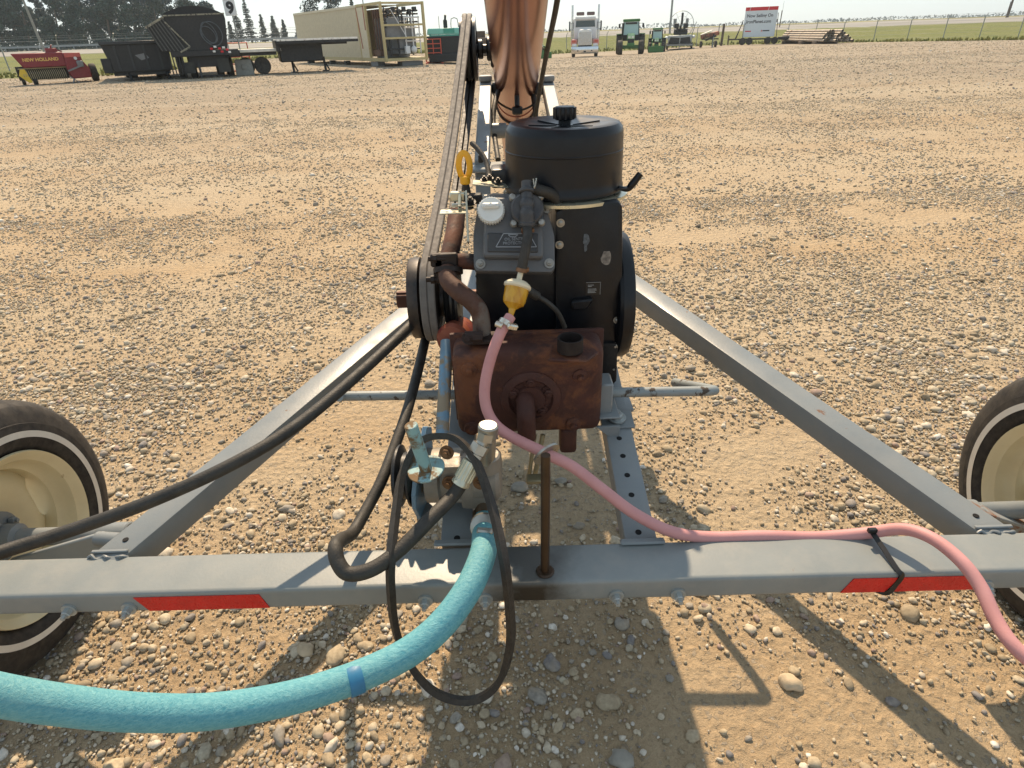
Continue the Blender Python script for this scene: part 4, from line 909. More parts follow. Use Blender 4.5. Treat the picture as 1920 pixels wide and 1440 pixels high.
# ---- side dump hopper trailer
p=atg(386,147); b=thing('side_dump_trailer','tall black side dump trailer with a domed tarp and a coiled hose on its end','trailer',p,face(p,.0))
hp_=MB().prism([(-1.12,2.72),(1.42,2.80),(1.44,2.55),(1.30,1.55),(1.25,1.28),(-.55,1.22),(-.7,1.2)],(0,0,0),(1,0,0),(0,0,1),9.0,bev=.02); LP('hopper',hp_,BBLK,b)
sd_=MB(); quadp=[(-1.14,0,2.66),(-1.95,1.6,2.3)]
sd_.prism([(0,0),(-.78,-.38),(-.42,-1.42),(.72,-1.50)],(-1.13,-.03,2.68),(1,0,0),(0,0,1),.9,bev=.02)
LP('side_wing',sd_,BBLK,b)
rb2=MB()
for i in range(7):
    t=i/6; a_=V((-1.85+.68*t,-.06,2.28+.36*t)); b__=V((-1.5+.98*t,-.06,1.28-.05*t)); rb2.bar(a_,b__,.045,.07,(0,-1,0))
LP('wing_ribs',rb2,PAINT('lit_rib','4c4e4c',.5),b)  # ribs coloured paler than the body to stand in for light catching them
ed=MB().bar((-1.93,-.08,2.27),(-1.1,-.08,2.70),.07,.09).bar((-1.1,-.08,2.5),(-.32,-.08,1.42),.05,.06).bar((-.32,-.08,1.42),(-.78,-.08,1.2),.07,.07).bar((-1.14,-.05,2.75),(1.44,-.05,2.8),.07,.06)
LP('worn_edge',ed,PAINT('worn_pale_edge','8d8a78',.6,var=.25,wear='3a3936',wth=(.5,.6)),b)
dome=[(-1.15+2.55*i/16,2.78+.36*math.sin(PI*i/16)**.8) for i in range(17)]; LP('tarp',MB().prism(dome[::-1],(0,.0,0),(1,0,0),(0,0,1),8.8),PAINT('tarp_black','1d1f22',.75,var=.2),b)
hs=MB()
for r_,c_,ph in ((.36,(.62,2.0),0),(.30,(.56,1.9),.6),(.42,(.72,1.95),1.2)):
    hs.tube([(c_[0]+r_*.8*math.cos(ph+2*PI*k/14)-.1*math.sin(2*PI*k/14),-.08,c_[1]+r_*1.25*math.sin(ph+2*PI*k/14)) for k in range(15)],.022,7,3)
LP('coiled_hose',hs,PAINT('hose_grey','4c5358',.6),b)
fr=MB().box((.25,.6,1.12),(2.9,1.4,.26),bev=.02).box((1.5,.2,1.05),(.5,.5,.3),bev=.02).box((.3,.5,.75),(1.6,.6,.5)); 
for i in range(5): fr.box((-1.3+i*.13,.0,.62),(.05,.1,.8))
LP('chassis',fr,BBLK,b)
for q_ in ((.92,.55,.62),(-.6,.5,.5)): LP('mud_flap',MB().box((q_[0],.1,q_[1]),(.5,.04,q_[2])),PAINT('flap_grey','3a3a36',.8),b)
for i,(x,z) in enumerate([(.55,1.42),(.72,1.5),(.9,1.42),(1.08,1.46),(1.22,1.36),(.64,1.3),(.98,1.28),(1.3,1.25)]): LP('tail_lamp',MB().box((x,-.11,z-.12),(.12,.03,.09),bev=.01),[REDP,LGT][i%2],b)
for x in (-.95,-.45,.75,1.2): 
    for y in (1.2,2.6): wheel2(b,x,y,.5,.3,GRY2)
for x in (-.25,): LP('stand_leg',MB().bar((x+.1,.1,.7),(x+.1,.0,.02),.1,.1).bar((x+.1,.0,.12),(1.0,.0,.1),.05,.05),BBLK,b)

b.scale=(.93,.93,.86)
# ---- lane sign on a concrete block
p=atg(461,141); b=thing('lane_sign','white lane sign with a black number 9 on a thin pole','sign',p+V((0,.0,.58)),face(p))
LP('pole',MB().cyl((0,.05,-.05),(0,.05,2.0),.028,n=10),GALV,b)
LP('sign_panel',MB().box((-.04,0,2.16),(.48,.03,.78),bev=.01),WHT,b)
text('sign_number','9',.6,V((-.03,-.017,2.05)),(1,0,0),(0,0,1),LETB,b,.004,bold=.03); text('sign_word','Lane',.2,V((-.03,-.017,2.43)),(1,0,0),(0,0,1),LETB,b,.004,bold=.01)
bk=MB().box((0,0,.32),(.80,.7,.64),bev=.05,seg=2,taper=(.86,.86)); bk.box((0,-.34,.34),(.22,.06,.22),bev=.02); bk.box((0,-.375,.34),(.12,.02,.12))
one('concrete_block',bk,CONC,'grey concrete block with a square boss holding up the lane sign pole','concrete block',p,face(p))
def gate(p,rz,label,w,h,bars,posts):
    m=MB(); z0=.08
    m.tube([(-w/2,0,z0),(-w/2,0,h),(w/2,0,h),(w/2,0,z0),(-w/2,0,z0)],.04,8,1)
    for i in range(1,bars+1): z=z0+(h-z0)*i/(bars+1); m.cyl((-w/2,0,z),(w/2,0,z),.024,n=8)
    for i in range(posts): x=-w/2+w*(i+1)/(posts+1); m.cyl((x,0,z0),(x,0,h),.024,n=8)
    m.box((-w/2,0,.03),(.1,.8,.05));m.box((w/2,0,.03),(.1,.8,.05))
    return one('livestock_gate',m,ORED,label,'livestock panel',p,rz)
p=atg(452,136); gate(p,face(p),'orange red tubular steel panel behind the concrete sign block',1.12,1.3,3,0)
p=atg(815,119); gate(p+V((0,-.1,0)),face(p,.1),'orange red steel panel leaning at the open end of the beige container',.85,1.18,4,1)

# ---- step deck trailer
p=atg(588,135); b=thing('step_deck_trailer','pale decked step deck trailer with a dark raised neck in front of the container','trailer',p,face(p,.10))
dk_=MB().box((.35,.4,1.34),(3.6,2.4,.10),bev=.02); dk_.box((-2.9,.85,.98),(3.2,2.5,.12),bev=.01); LP('deck',dk_,DECK,b)
nb_=MB().box((-.42,.6,.86),(1.9,1.6,.8),bev=.04,taper=(1.03,1)).box((.9,.6,1.2),(1.7,1.2,.16)).box((-1.42,.5,1.12),(.18,2.3,.42)).box((-3.0,.9,.86),(3.0,2.2,.16)).box((.35,-.82,1.26),(3.6,.05,.12)); LP('neck',nb_,BBLK,b)
er=MB()
for i in range(9): er.box((-1.25+i*.4,-.83,1.35),(.37,.05,.08))
LP('edge_rail',er,PAINT('rail_white','e2e0d8',.6,var=.15,wear='7a7468',wth=(.6,.66)),b)
for x in (-.85,.62): LP('landing_leg',MB().bar((x,.5,.6),(x,.3,.05),.1,.1).box((x,.3,.03),(.3,.25,.04)).bar((x+.18,.3,.05),(x,.45,.45),.05,.05),BBLK,b)
for x in (-2.9,-2.2): wheel2(b,x,.2,.36,.28,GRY2,1)

# ---- container with an open equipment end
cA=V((-5.85,35.2,0)); uL=V((-.554,.833,0)); uW=V((.833,.554,0))
z0=.22+zg(cA.x,cA.y)
b=thing('equipment_container','long beige corrugated container whose near end is an open frame full of machinery','container',(cA.x,cA.y,z0),math.atan2(-uL.y,-uL.x))
# local x: towards the viewer along the long side, local y: across to the right
Lc,Wc,Hc=13.6,2.44,2.62; xc0=-Lc; xo=-3.0                              # corrugated part runs from xc0 to xo
cor=MB(); n=64; pl=[]
for i in range(n):
    t=xc0+(xo-xc0)*i/n; s_=(xo-xc0)/n; pl+=[(t,0),(t+s_*.3,0),(t+s_*.5,.045),(t+s_*.8,.045)]
pl.append((xo,0)); vs=[];fs=[]
for x,y in pl: vs+=[(x,y,.18),(x,y,Hc-.12)]
for i in range(len(pl)-1): fs.append([2*i,2*i+2,2*i+3,2*i+1])
cor.add(vs,fs); cor.box(((xc0+xo)/2,Wc/2+.05,Hc-.03),(xo-xc0,Wc-.1,.04)); cor.box((xc0,Wc/2,Hc/2),(.06,Wc,Hc-.1)); cor.box(((xc0+xo)/2,Wc-.02,Hc/2),(xo-xc0,.04,Hc-.2))
cor.box(((xc0+xo)/2,.02,Hc-.07),(xo-xc0,.08,.12)); LP('side_wall',cor,TAN,b,ang=20)
dj=MB().box((xo+.55,.03,Hc/2+.02),(1.1,.05,Hc-.3)); LP('end_panel',dj,TAN,b)
fr=MB()
for x,y in ((0,.06),(0,Wc-.06),(xo+1.1,.06),(xo,.05)): fr.box((x-.06,y,Hc/2),(.13,.12,Hc),bev=.01)
for y in (.06,Wc-.06): fr.box((xo/2,y,Hc-.05),(-xo,.1,.12)); 
for z in (.1,Hc*.40,Hc*.62,Hc-.05): fr.box((-.06,Wc/2,z),(.08,Wc-.1,.09))
fr.box((xo/2,Wc/2,.08),(-xo,Wc,.12)); fr.box((-Lc/2,.05,.1),(Lc,.12,.16)); LP('end_frame',fr,TANF,b)
RS_=PAINT('faded_red_stripe','a1543f',.6,var=.2); LP('red_stripe',MB().bar((xo-.05,-.012,Hc-.1),(xo+.25,-.012,.6),.05,.02,(0,1,0)),RS_,b); LP('red_stripe',MB().box((xo+.9,-.012,2.0),(.05,.02,1.1)),RS_,b)
eq=MB(); 
eq.box((-.9,1.5,.95),(1.1,1.0,1.3),bev=.03).box((-.5,.75,1.5),(.5,.7,.9),bev=.02).box((-1.8,1.3,1.1),(.5,1.7,1.9)); 
LP('grey_cabinet',eq,GRY2,b)
pi=MB(); 
for i in range(9): y=.35+i*.21; pi.cyl((-.35-.1*(i%3),y,.25 if i%2 else 1.5),(-.35-.1*(i%3),y,2.4-.1*(i%4)),.035+.015*(i%2),n=8)
for z in (2.1,2.25,1.75,.55): pi.cyl((-.3,.2,z),(-.3,Wc-.25,z),.04,n=8)
for i in range(6): pi.box((-.25,.5+i*.3,2.2+.1*(i%2)),(.2,.16,.22),bev=.01)
LP('dark_piping',pi,PAINT('dark_pipework','303234',.5,var=.25),b)
wp=MB(); 
for z in (.9,1.05,1.5,1.95): wp.cyl((-.2,1.3,z),(-.2,2.2,z),.035,n=8)
for y in (1.35,1.75,2.15): wp.cyl((-.2,y,.35),(-.2,y,2.0),.035,n=8)
wp.ball((-.2,1.75,.5),.17,14,8).box((-.15,1.35,.5),(.2,.25,.35),bev=.02).bar((-.1,.6,2.3),(-.1,1.4,1.0),.03,.03); LP('white_piping',wp,WHT,b)
di=MB()
for i in range(5): x=xo+1.25+i*.3; di.cyl((x,.35,.3),(x,.35,2.35),.04,n=8)
di.box((xo+1.6,.6,2.15),(.9,.4,.4)).box((-1.4,.3,.4),(.9,.25,.3)); LP('rusty_piping',di,PAINT('brown_pipework','5e4436',.6,var=.25),b)
LP('skid_foot',MB().box((-1.6,.25,-.11),(.9,.4,.2)).box((-.5,1.6,-.12),(.6,1.2,.2)),GRY2,b)
LP('block',MB().box((-5.6,.1,-.11),(.25,.3,.2)).box((-8,.1,-.11),(.25,.3,.2)).box((-12,.1,-.11),(.3,.4,.2)),BBLK,b)

# ---- teal road paver
p=atg(846,119); b=thing('road_paver','teal and black road paver partly hidden by the big belt pulley','paving machine',p,face(p,.04))
LP('hood',MB().prism([(-1.15,1.72),(1.0,1.72),(1.05,1.42),(-1.2,1.42)],(0,0,0),(1,0,0),(0,0,1),2.2,bev=.04),PAINT('pale_teal','7cc4b6',.4,var=.05),b)
LP('hood_stripe',MB().box((.0,-.012,1.60),(.6,.03,.22)).box((0,-.01,1.36),(2.2,.06,.1)),TEALP,b)
LP('body',MB().box((-.1,1.0,.82),(2.3,2.2,1.05),bev=.04).box((.1,.8,.3),(2.6,2.4,.4),bev=.03),BBLK,b)
LP('side_plate',MB().prism([(.72,1.3),(1.05,1.3),(1.05,.6),(.72,.75)],(0,-.05,0),(1,0,0),(0,0,1),.5),TEALP,b)
LP('hopper',MB().box((1.6,.5,.75),(1.0,1.6,.9),bev=.05).box((1.7,.6,1.35),(.6,.9,.35)),PAINT('brown_machine','5a4c3e',.7,var=.2),b)
LP('exhaust_stack',MB().box((-.15,.6,1.92),(.22,.22,.4),bev=.03).cyl((-.15,.6,2.1),(-.12,.55,2.35),.06,n=10),BBLK,b)
LP('hand_rail',MB().tube([(.15,.3,1.7),(.18,.3,2.15),(.5,.3,2.15),(.55,.3,1.75)],.025,6,2).cyl((-.5,.4,1.7),(-.5,.4,2.3),.015,n=6).cyl((.85,.5,1.7),(.8,.5,2.1),.02,n=6),GRY2,b)
for x in (-.9,.95): wheel2(b,x,.3,.38,.4,BBLK)

# ---- white semi truck, head on
p=atg(1096,107); b=thing('semi_truck','white highway truck facing the camera with two tall exhaust stacks','truck',p,face(p))
LP('cab',MB().box((0,1.6,2.15),(1.95,1.6,1.6),bev=.12,seg=2).box((0,2.6,2.0),(2.1,1.6,1.9),bev=.15,seg=2),WHT,b)
LP('hood',MB().box((0,.55,1.5),(1.25,1.9,1.2),bev=.16,seg=2,taper=(.86,1)),WHT,b)
LP('windscreen',MB().prism([(-.85,2.28),(.85,2.28),(.8,2.75),(-.8,2.75)],(0,.775,0),(1,0,0),(0,0,1),.05),GLASS,b)
LP('sun_visor',MB().box((0,.72,2.93),(1.75,.25,.22),bev=.04),WHT,b)
for i in range(5): LP('roof_lamp',MB().box((-.6+.3*i,.57,2.96),(.07,.06,.09),bev=.01),LGT,b)
LP('grille_frame',MB().prism([(-.58,.9),(.58,.9),(.6,1.9),(.3,2.05),(0,2.12),(-.3,2.05),(-.6,1.9)],(0,-.44,0),(1,0,0),(0,0,1),.12,bev=.02),CHR,b)
gl=MB()
for i in range(17): gl.box((-.5+i*.0625,-.46,1.42),(.02,.03,.98))
LP('grille',gl,PAINT('grille_grey','767c82',.35,metal=.6,var=.1),b)
for s_ in (-1,1):
    LP('fender',MB().box((s_*.93,.45,1.12),(.55,1.3,.5),bev=.15,seg=3),PAINT('pale_red_fender' ,'cf8a80',.35,var=.1),b)
    LP('headlight',MB().box((s_*.9,-.25,.93),(.42,.2,.2),bev=.05,seg=2),LGT,b)
    LP('exhaust_stack',MB().cyl((s_*1.14,1.9,.9),(s_*1.14,1.9,3.95),.085,n=14).cyl((s_*1.14,1.9,1.4),(s_*1.14,1.9,2.6),.12,n=14),CHR,b)
    LP('mirror',MB().box((s_*1.35,.9,2.35),(.14,.1,.75),bev=.03).bar((s_*1.0,1.0,2.6),(s_*1.35,.9,2.6),.03,.03).bar((s_*1.0,1.0,2.1),(s_*1.35,.9,2.1),.03,.03),PAINT('mirror_dark','4b4f52',.3,metal=.5),b)
    LP('air_cleaner',MB().cyl((s_*.93,1.0,1.35),(s_*.93,1.0,2.15),.16,n=16,bev=.03),CHR,b)
    LP('roof_spoiler',MB().box((s_*.45,1.6,3.28),(.68,.1,.26),bev=.08,seg=3),PAINT('spoiler_dark','5d4a48',.4,var=.3),b)
    wheel2(b,s_*.98,.45,.52,.3,CHR)
    LP('marker',MB().box((s_*.96,-.21,1.22),(.3,.05,.16),bev=.03),ORED,b)
LP('bumper',MB().box((0,-.45,.55),(2.35,.2,.55),bev=.05,seg=2),CHR,b)
LP('tow_slot',MB().box((0,-.56,.45),(.2,.02,.1)).box((-.6,-.56,.5),(.12,.02,.08)).box((.6,-.56,.5),(.12,.02,.08)),BBLK,b)
LP('undercarriage',MB().box((0,2.0,.75),(1.2,4,.5)),BBLK,b)

# ---- green tractors
def tractor(label,p,rz,loader):
    b=thing('farm_tractor',label,'tractor',p,rz)
    LP('hood',MB().box((0,-.3,1.45),(.72,1.9,.62),bev=.14,seg=3),GRN,b)
    LP('nose_panel',MB().box((0,-1.26,1.55),(.62,.06,.5),bev=.05,seg=2),PAINT('pale_green_nose','9fc6a0',.35,var=.1),b)
    LP('grille',MB().box((0,-1.27,1.16),(.62,.1,.36),bev=.04),BBLK,b)
    for s_ in (-1,1): LP('headlight',MB().box((s_*.17,-1.3,1.47),(.22,.03,.14),bev=.02),LGT,b)
    cab=MB()
    for s_ in (-1,1): cab.bar((s_*.78,.75,1.45),(s_*.70,.85,2.72),.09,.09).bar((s_*.80,1.9,1.45),(s_*.72,1.85,2.72),.09,.09)
    cab.box((0,1.35,1.4),(1.6,1.2,.5),bev=.05); LP('cab_frame',cab,BBLK,b)
    LP('cab_roof',MB().box((0,1.3,2.86),(1.62,1.5,.24),bev=.09,seg=3),GRN,b)
    LP('windscreen',MB().prism([(-.74,1.65),(.74,1.65),(.67,2.72),(-.67,2.72)],(0,.80,0),(1,0,0),(0,0,1),.03),CYG,b)
    LP('rear_window',MB().prism([(-.74,1.65),(.74,1.65),(.67,2.72),(-.67,2.72)],(0,1.9,0),(1,0,0),(0,0,1),.03),CYG,b)
    LP('driver_seat',MB().box((0,1.45,1.95),(.42,.2,.5),bev=.08,seg=2),BBLK,b); LP('sun_shade',MB().box((0,.74,2.62),(1.1,.06,.16)),BBLK,b)
    for s_ in (-1,1):
        LP('mirror',MB().box((s_*1.12,.7,2.42),(.18,.08,.36),bev=.04).bar((s_*.75,.8,2.6),(s_*1.12,.7,2.6),.03,.03),BBLK,b)
        LP('fender',MB().box((s_*1.12,1.6,1.72),(.55,1.2,.08),bev=.03),GRN,b)
        wheel2(b,s_*.98,-.75,.62,.46,YEL2); wheel2(b,s_*1.1,1.6,.86,.55,YEL2)
    LP('exhaust_stack',MB().cyl((-.82,.65,1.4),(-.82,.65,2.65),.07,n=12),BBLK,b)
    LP('axle',MB().box((0,-.75,.66),(1.6,.3,.3),bev=.03).box((0,.5,.9),(.5,2.6,.5),bev=.05).box((0,-1.35,.85),(.7,.3,.3),bev=.03),GRN,b)
    if loader:
        LP('loader_bucket',MB().prism([(-1.15,.05),(1.15,.05),(1.15,.78),(-1.15,.78)],(0,-2.2,0),(1,0,0),(0,0,1),.06,bev=.02).box((0,-1.95,.08),(2.3,.55,.06)).box((-1.14,-1.95,.4),(.05,.5,.7)).box((1.14,-1.95,.4),(.05,.5,.7)),GRN,b)
        for s_ in (-1,1): LP('loader_arm',MB().bar((s_*.66,.4,1.6),(s_*.66,-1.2,1.35),.12,.2).bar((s_*.66,-1.2,1.35),(s_*.66,-1.9,.45),.12,.16),GRN,b)
    return b
p=atg(1181,102); tractor('large green tractor with glazed cab parked right of the white truck',p,face(p,.02),False)
p=atg(1230,98); t2=tractor('compact green tractor with a front loader bucket on the ground','' or p,face(p,-.03),True); t2.scale=(.66,.66,.74)
p=atg(1006,110); t3=dup(t2,p,face(p,.6),'green tractor almost wholly hidden behind the maroon auger tube'); t3.scale=(.6,.6,.66)

# ---- airboat on trailer
p=atg(1273,93); b=thing('airboat','silver airboat with a round propeller cage and two black seats on a trailer','airboat',p,face(p))
LP('hull',MB().prism([(-1.25,.55),(1.25,.55),(1.3,1.35),(-1.3,1.35)],(0,0,0),(1,0,0),(0,0,1),3.6,bev=.06),PAINT('hull_silver','9da1a0',.4,metal=.4),b)
LP('bow_screen',MB().prism([(-1.2,.58),(-.06,.58),(-.06,1.12),(-1.02,1.2)],(0,-.02,0),(1,0,0),(0,0,1),.04).prism([(.06,.58),(1.2,.58),(1.02,1.2),(.06,1.12)],(0,-.02,0),(1,0,0),(0,0,1),.04),BBLK,b)
LP('engine_deck',MB().box((0,1.6,1.6),(1.5,.8,.4),bev=.05).box((0,1.2,1.9),(1.0,.5,.2)),BBLK,b)
for s_ in (-1,1): LP('seat',MB().box((s_*.48,1.2,2.25),(.52,.22,.5),bev=.1,seg=2).box((s_*.48,1.1,1.85),(.5,.4,.18),bev=.05),BBLK,b)
cg=MB().ring((0,2.4,2.35),(0,1,0),1.32,.03,40,6).ring((0,2.4,2.35),(0,1,0),.85,.014,32,5).ring((0,2.0,2.35),(0,1,0),1.30,.02,40,6)
for k in range(12): a=2*PI*k/12; cg.cyl((0,2.4,2.35),(1.32*math.cos(a),2.4,2.35+1.32*math.sin(a)),.012,n=5)
LP('propeller_cage',cg,GALV,b)
LP('propeller',MB().box((.05,2.2,2.95),(.24,.06,1.1),bev=.03).box((-.05,2.2,1.75),(.24,.06,1.1),bev=.03),BBLK,b)
LP('rudder',MB().box((-.7,2.7,2.55),(.35,.05,.8)).box((.6,2.7,2.55),(.3,.05,.8)),GALV,b)
LP('side_pod',MB().ball((-1.42,.3,1.15),(.22,.3,.16),12,8),WHT,b); LP('side_pod',MB().ball((1.42,.3,1.2),(.18,.3,.16),12,8),WHT,b); LP('side_strut',MB().bar((1.2,1.5,1.3),(1.6,1.5,2.6),.08,.08),GALV,b)
LP('trailer_frame',MB().box((0,1.0,.45),(2.8,3.0,.14)).box((0,-.3,.42),(2.6,.1,.12)).bar((0,-1.4,.45),(0,0,.45),.1,.1).cyl((0,-.6,.05),(0,-.6,1.2),.05,n=8),GALV,b)
for s_ in (-1,1): wheel2(b,s_*1.3,.6,.33,.22,GALV)
# ---- small implement
p=atg(1329,89); b=thing('rotary_implement','small rusty towed implement with an orange end beside the airboat','implement',p,face(p,.2))
LP('drum',MB().bar((-.95,0,1.0),(.95,.3,1.35),.5,.4,bev=.1,seg=2),PAINT('dull_orange','a0614a',.6,var=.2,wear='4a3a30',wth=(.45,.6),wsc=3),b)
LP('top_shield',MB().bar((-1.0,0,1.22),(.2,.1,1.62),.5,.08,bev=.02),DECK,b)
LP('frame',MB().bar((-.9,-.1,.8),(.9,-.1,.8),.12,.12).bar((.25,-.3,.1),(.3,-.2,1.3),.1,.1).bar((-.5,-.2,.7),(.6,-.2,1.1),.2,.2),BBLK,b)
LP('jack',MB().cyl((.3,-.35,.02),(.3,-.35,1.0),.06,n=8).box((.3,-.35,.03),(.25,.2,.05)).cyl((.9,.2,1.2),(.9,.2,2.1),.05,n=8),GALV,b)
wheel2(b,-.85,.2,.32,.22,BBLK); wheel2(b,.75,.4,.32,.22,BBLK)
# ---- posts
p=atg(1347,86); one('wood_post',MB().cyl((0,0,0),(.06,0,2.15),.14,.13,n=10),WOOD,'dark upright wooden post between the small implement and the billboard trailer','post',(p.x+.3,p.y,p.z))
p=atg(1365,85); one('marker_post',MB().cyl((0,0,0),(0,0,.95),.05,n=8).box((.4,0,.62),(.8,.05,.05)),WOOD,'short dark stake at the drawbar of the billboard trailer','post',p)
# ---- billboard trailer
p=atg(1418,84); b=thing('billboard_trailer','white billboard with a red top band mounted on a two axle trailer','billboard trailer',p,face(p,-.08))
LP('frame',MB().box((.4,.4,.55),(5.0,.12,.14)).box((.4,1.2,.55),(5.0,.12,.14)).box((-2.4,.8,.55),(1.6,.2,.12)).box((2.7,.7,.58),(1.2,1.0,.3),bev=.03).bar((-3.2,.8,.05),(-3.2,.8,1.0),.06,.06),BBLK,b)
LP('billboard',MB().box((0,.55,2.18),(3.35,.12,2.85),bev=.01),PAINT('billboard_white','cfd8dc',.5,var=.03),b)
LP('red_band',MB().box((0,.485,3.44),(3.35,.02,.33)),REDP,b)
LP('strap',MB().bar((-1.15,.47,3.62),(-1.25,.47,3.2),.04,.012,(0,-1,0)).bar((.75,.47,3.62),(.65,.47,3.2),.04,.012,(0,-1,0)),WHT,b)
for body,z in (('Now Selling On',2.78),('IronPlanet.com',2.22)): text('billboard_lettering',body,.43,V((-1.45,.486,z)),(1,0,0),(0,0,1),LETB,b,.006,'LEFT',.008,.98)
LP('red_logo',MB().box((-1.12,.485,1.32),(.62,.012,.1)),REDP,b); LP('dark_logo',MB().box((.75,.485,1.34),(.7,.012,.1)),LETB,b)
LP('logo_mark',MB().prism([(-.1,-.08),(.1,-.08),(0,.1)],(.3,.483,1.35),(1,0,0),(0,0,1),.008),ORED,b)
for x in (-1.8,1.75): LP('brace',MB().bar((x,.4,3.0 if x>0 else 2.2),(x-.55 if x<0 else x+.2,.0,.6),.06,.06).bar((x,.7,2.4),(x-.6,1.3,.6),.06,.06),BBLK,b)
for x in (-1.55,-.82,1.0,1.75): wheel2(b,x,.2 if x<0 else 1.3,.36,.22,WHT,1)
# ---- pipes
pa_=atg(1464,82); pb_=atg(1640,83); pd=(pb_-pa_); pd.z=0; plen=10.2; pd.normalize(); pn=V((-pd.y,pd.x,0))
PIPEM=pm('pipe_steel',lin('9a8f80'),.5,.35,.2,3,wear='6f4a36',wsc=1.2,wth=(.55,.66))
pr=.115; pmesh=None; k=0
for row in range(5):
    for i in range(8-row):
        s_=random.uniform(-.25,.25)+ (.35*i if i>2 else 0); z=.28+pr+row*pr*1.74; c=pa_+pn*((i+row*.5)*pr*2.05)+pd*s_
        if pmesh is None:
            m=MB().lathe((0,0,0),(1,0,0),[(pr,0),(pr,plen),(pr*.86,plen),(pr*.86,0)],20,True); o_=mesh('steel_pipe',m,PIPEM)
        else: o_=pmesh.copy(); COL.objects.link(o_)
        pmesh=o_; o_.location=(c.x,c.y,zg(c.x,c.y)+z); o_.rotation_euler=(0,0,math.atan2(pd.y,pd.x)+random.uniform(-.008,.008))
        tag(o_,'long rusty steel pipe stacked in the heap right of the billboard trailer','pipe','steel pipes stacked at the yard edge')
for s_ in (1.2,5.5,8.8):
    c=pa_+pd*s_+pn*.85; one('timber_block',MB().box((0,0,.13),(.9,2.2,.26),bev=.02),WOOD,'dark timber bearer laid under the stacked steel pipes','timber',(c.x,c.y,zg(c.x,c.y)),math.atan2(pd.y,pd.x),'timbers under the pipes')
# ---- fences
def fence(label,pts,h=2.15):
    b=thing('chain_link_fence',label,'fence',pts[0]); pm_=None; o0=pts[0]
    for p in pts:
        if pm_ is None: pm_=LP('post',MB().cyl((0,0,-.1),(0,0,h*.86),.042,n=8).cyl((0,0,h*.86),(.16,-.1,h),.03,n=6),GALV,b)
        else: q_=pm_.copy(); COL.objects.link(q_); pm_=q_
        pm_.parent=b; pm_.location=p-o0
    w_=MB()
    for a,c in zip(pts,pts[1:]):
        for hh,dx in ((.25,0),(.6,0),(.95,0),(1.3,0),(1.6,0),(1.82,0),(2.0,.08),(2.12,.15)): w_.cyl(a-o0+V((dx,-dx*.6,hh)),c-o0+V((dx,-dx*.6,hh)),.006 if hh!=1.82 else .014,n=4)
    LP('wire',w_,GALV,b); return b
def onz(x,y): return V((x,y,zgr(x,y)))
fence('chain link fence with outward leaning tops along the right grass verge',[atg(*q_) for q_ in [(1062,97),(1137,95),(1216,92),(1305,87.5),(1390,84.5),(1474,81.5),(1526,80.3),(1577,79.2),(1637,78),(1700,76.5),(1767,75),(1835,73),(1908,71),(1990,68)]])
fence('chain link fence in the grass behind the red baler on the left',[onz(-47+3.9*i,49+.25*i) for i in range(11)])
gr=thing('guard_rail','pale steel guard rail along the highway at far left','guard rail',(-115,123.5,1.1))
gm=MB().box((50,0,.62),(100,.06,.32),bev=.02); LP('rail_beam',gm,GALV,gr)
for i in range(26): LP('rail_post',MB().box((i*4,.1,.35),(.15,.15,.75)),GALV,gr)
# ---- poles and road signs
def pole(px,py0,y,h,r,label,m=WOOD,cat='utility pole',name='utility_pole',arm=False):
    p=at(px,py0,y=y); mb=MB().cyl((0,0,-.3),(0,0,h),r,r*.7,n=10)
    if arm: mb.box((0,0,h-.6),(1.8,.12,.14)).cyl((-.75,0,h-.5),(-.75,0,h-.25),.05,n=8).cyl((.75,0,h-.5),(.75,0,h-.25),.05,n=8)
    return one(name,mb,m,label,cat,(p.x,p.y,p.z))
pole(1256,58,84,9.5,.13,'tall light pole rising behind the airboat',GALV,'light pole','light_pole')
pole(1889,32,118,9,.17,'wooden utility pole at the far right beyond the highway',arm=True)
pole(688,62,58,5.8,.05,'thin mast rising behind the beige container roof',GALV,'mast','mast')
pole(84,98,112,7.2,.22,'pale leaning utility pole in front of the dark trees',PAINT('pale_pole','7f7d74',.9,var=.15)).rotation_euler=(0,-.06,0)
p=at(1462,48,y=108); b=thing('road_sign','diamond shaped road sign seen almost edge on beyond the billboard','road sign',p,1.2)
LP('sign_post',MB().cyl((0,0,-.3),(0,0,2.0),.07,n=8),WOOD,b); LP('sign_plate',MB().prism([(-.6,0),(0,-.8),(.6,0),(0,.8)],(0,-.08,2.4),(1,0,0),(0,0,1),.03),GRY2,b)
p=at(1886,33,y=114); b=thing('road_sign','dark narrow road sign on a post beside the far right pole','road sign',p,.9)
LP('sign_post',MB().cyl((0,0,-.3),(0,0,2.2),.06,n=8),WOOD,b); LP('sign_plate',MB().box((0,-.06,1.9),(.5,.03,.9)),GRY2,b)
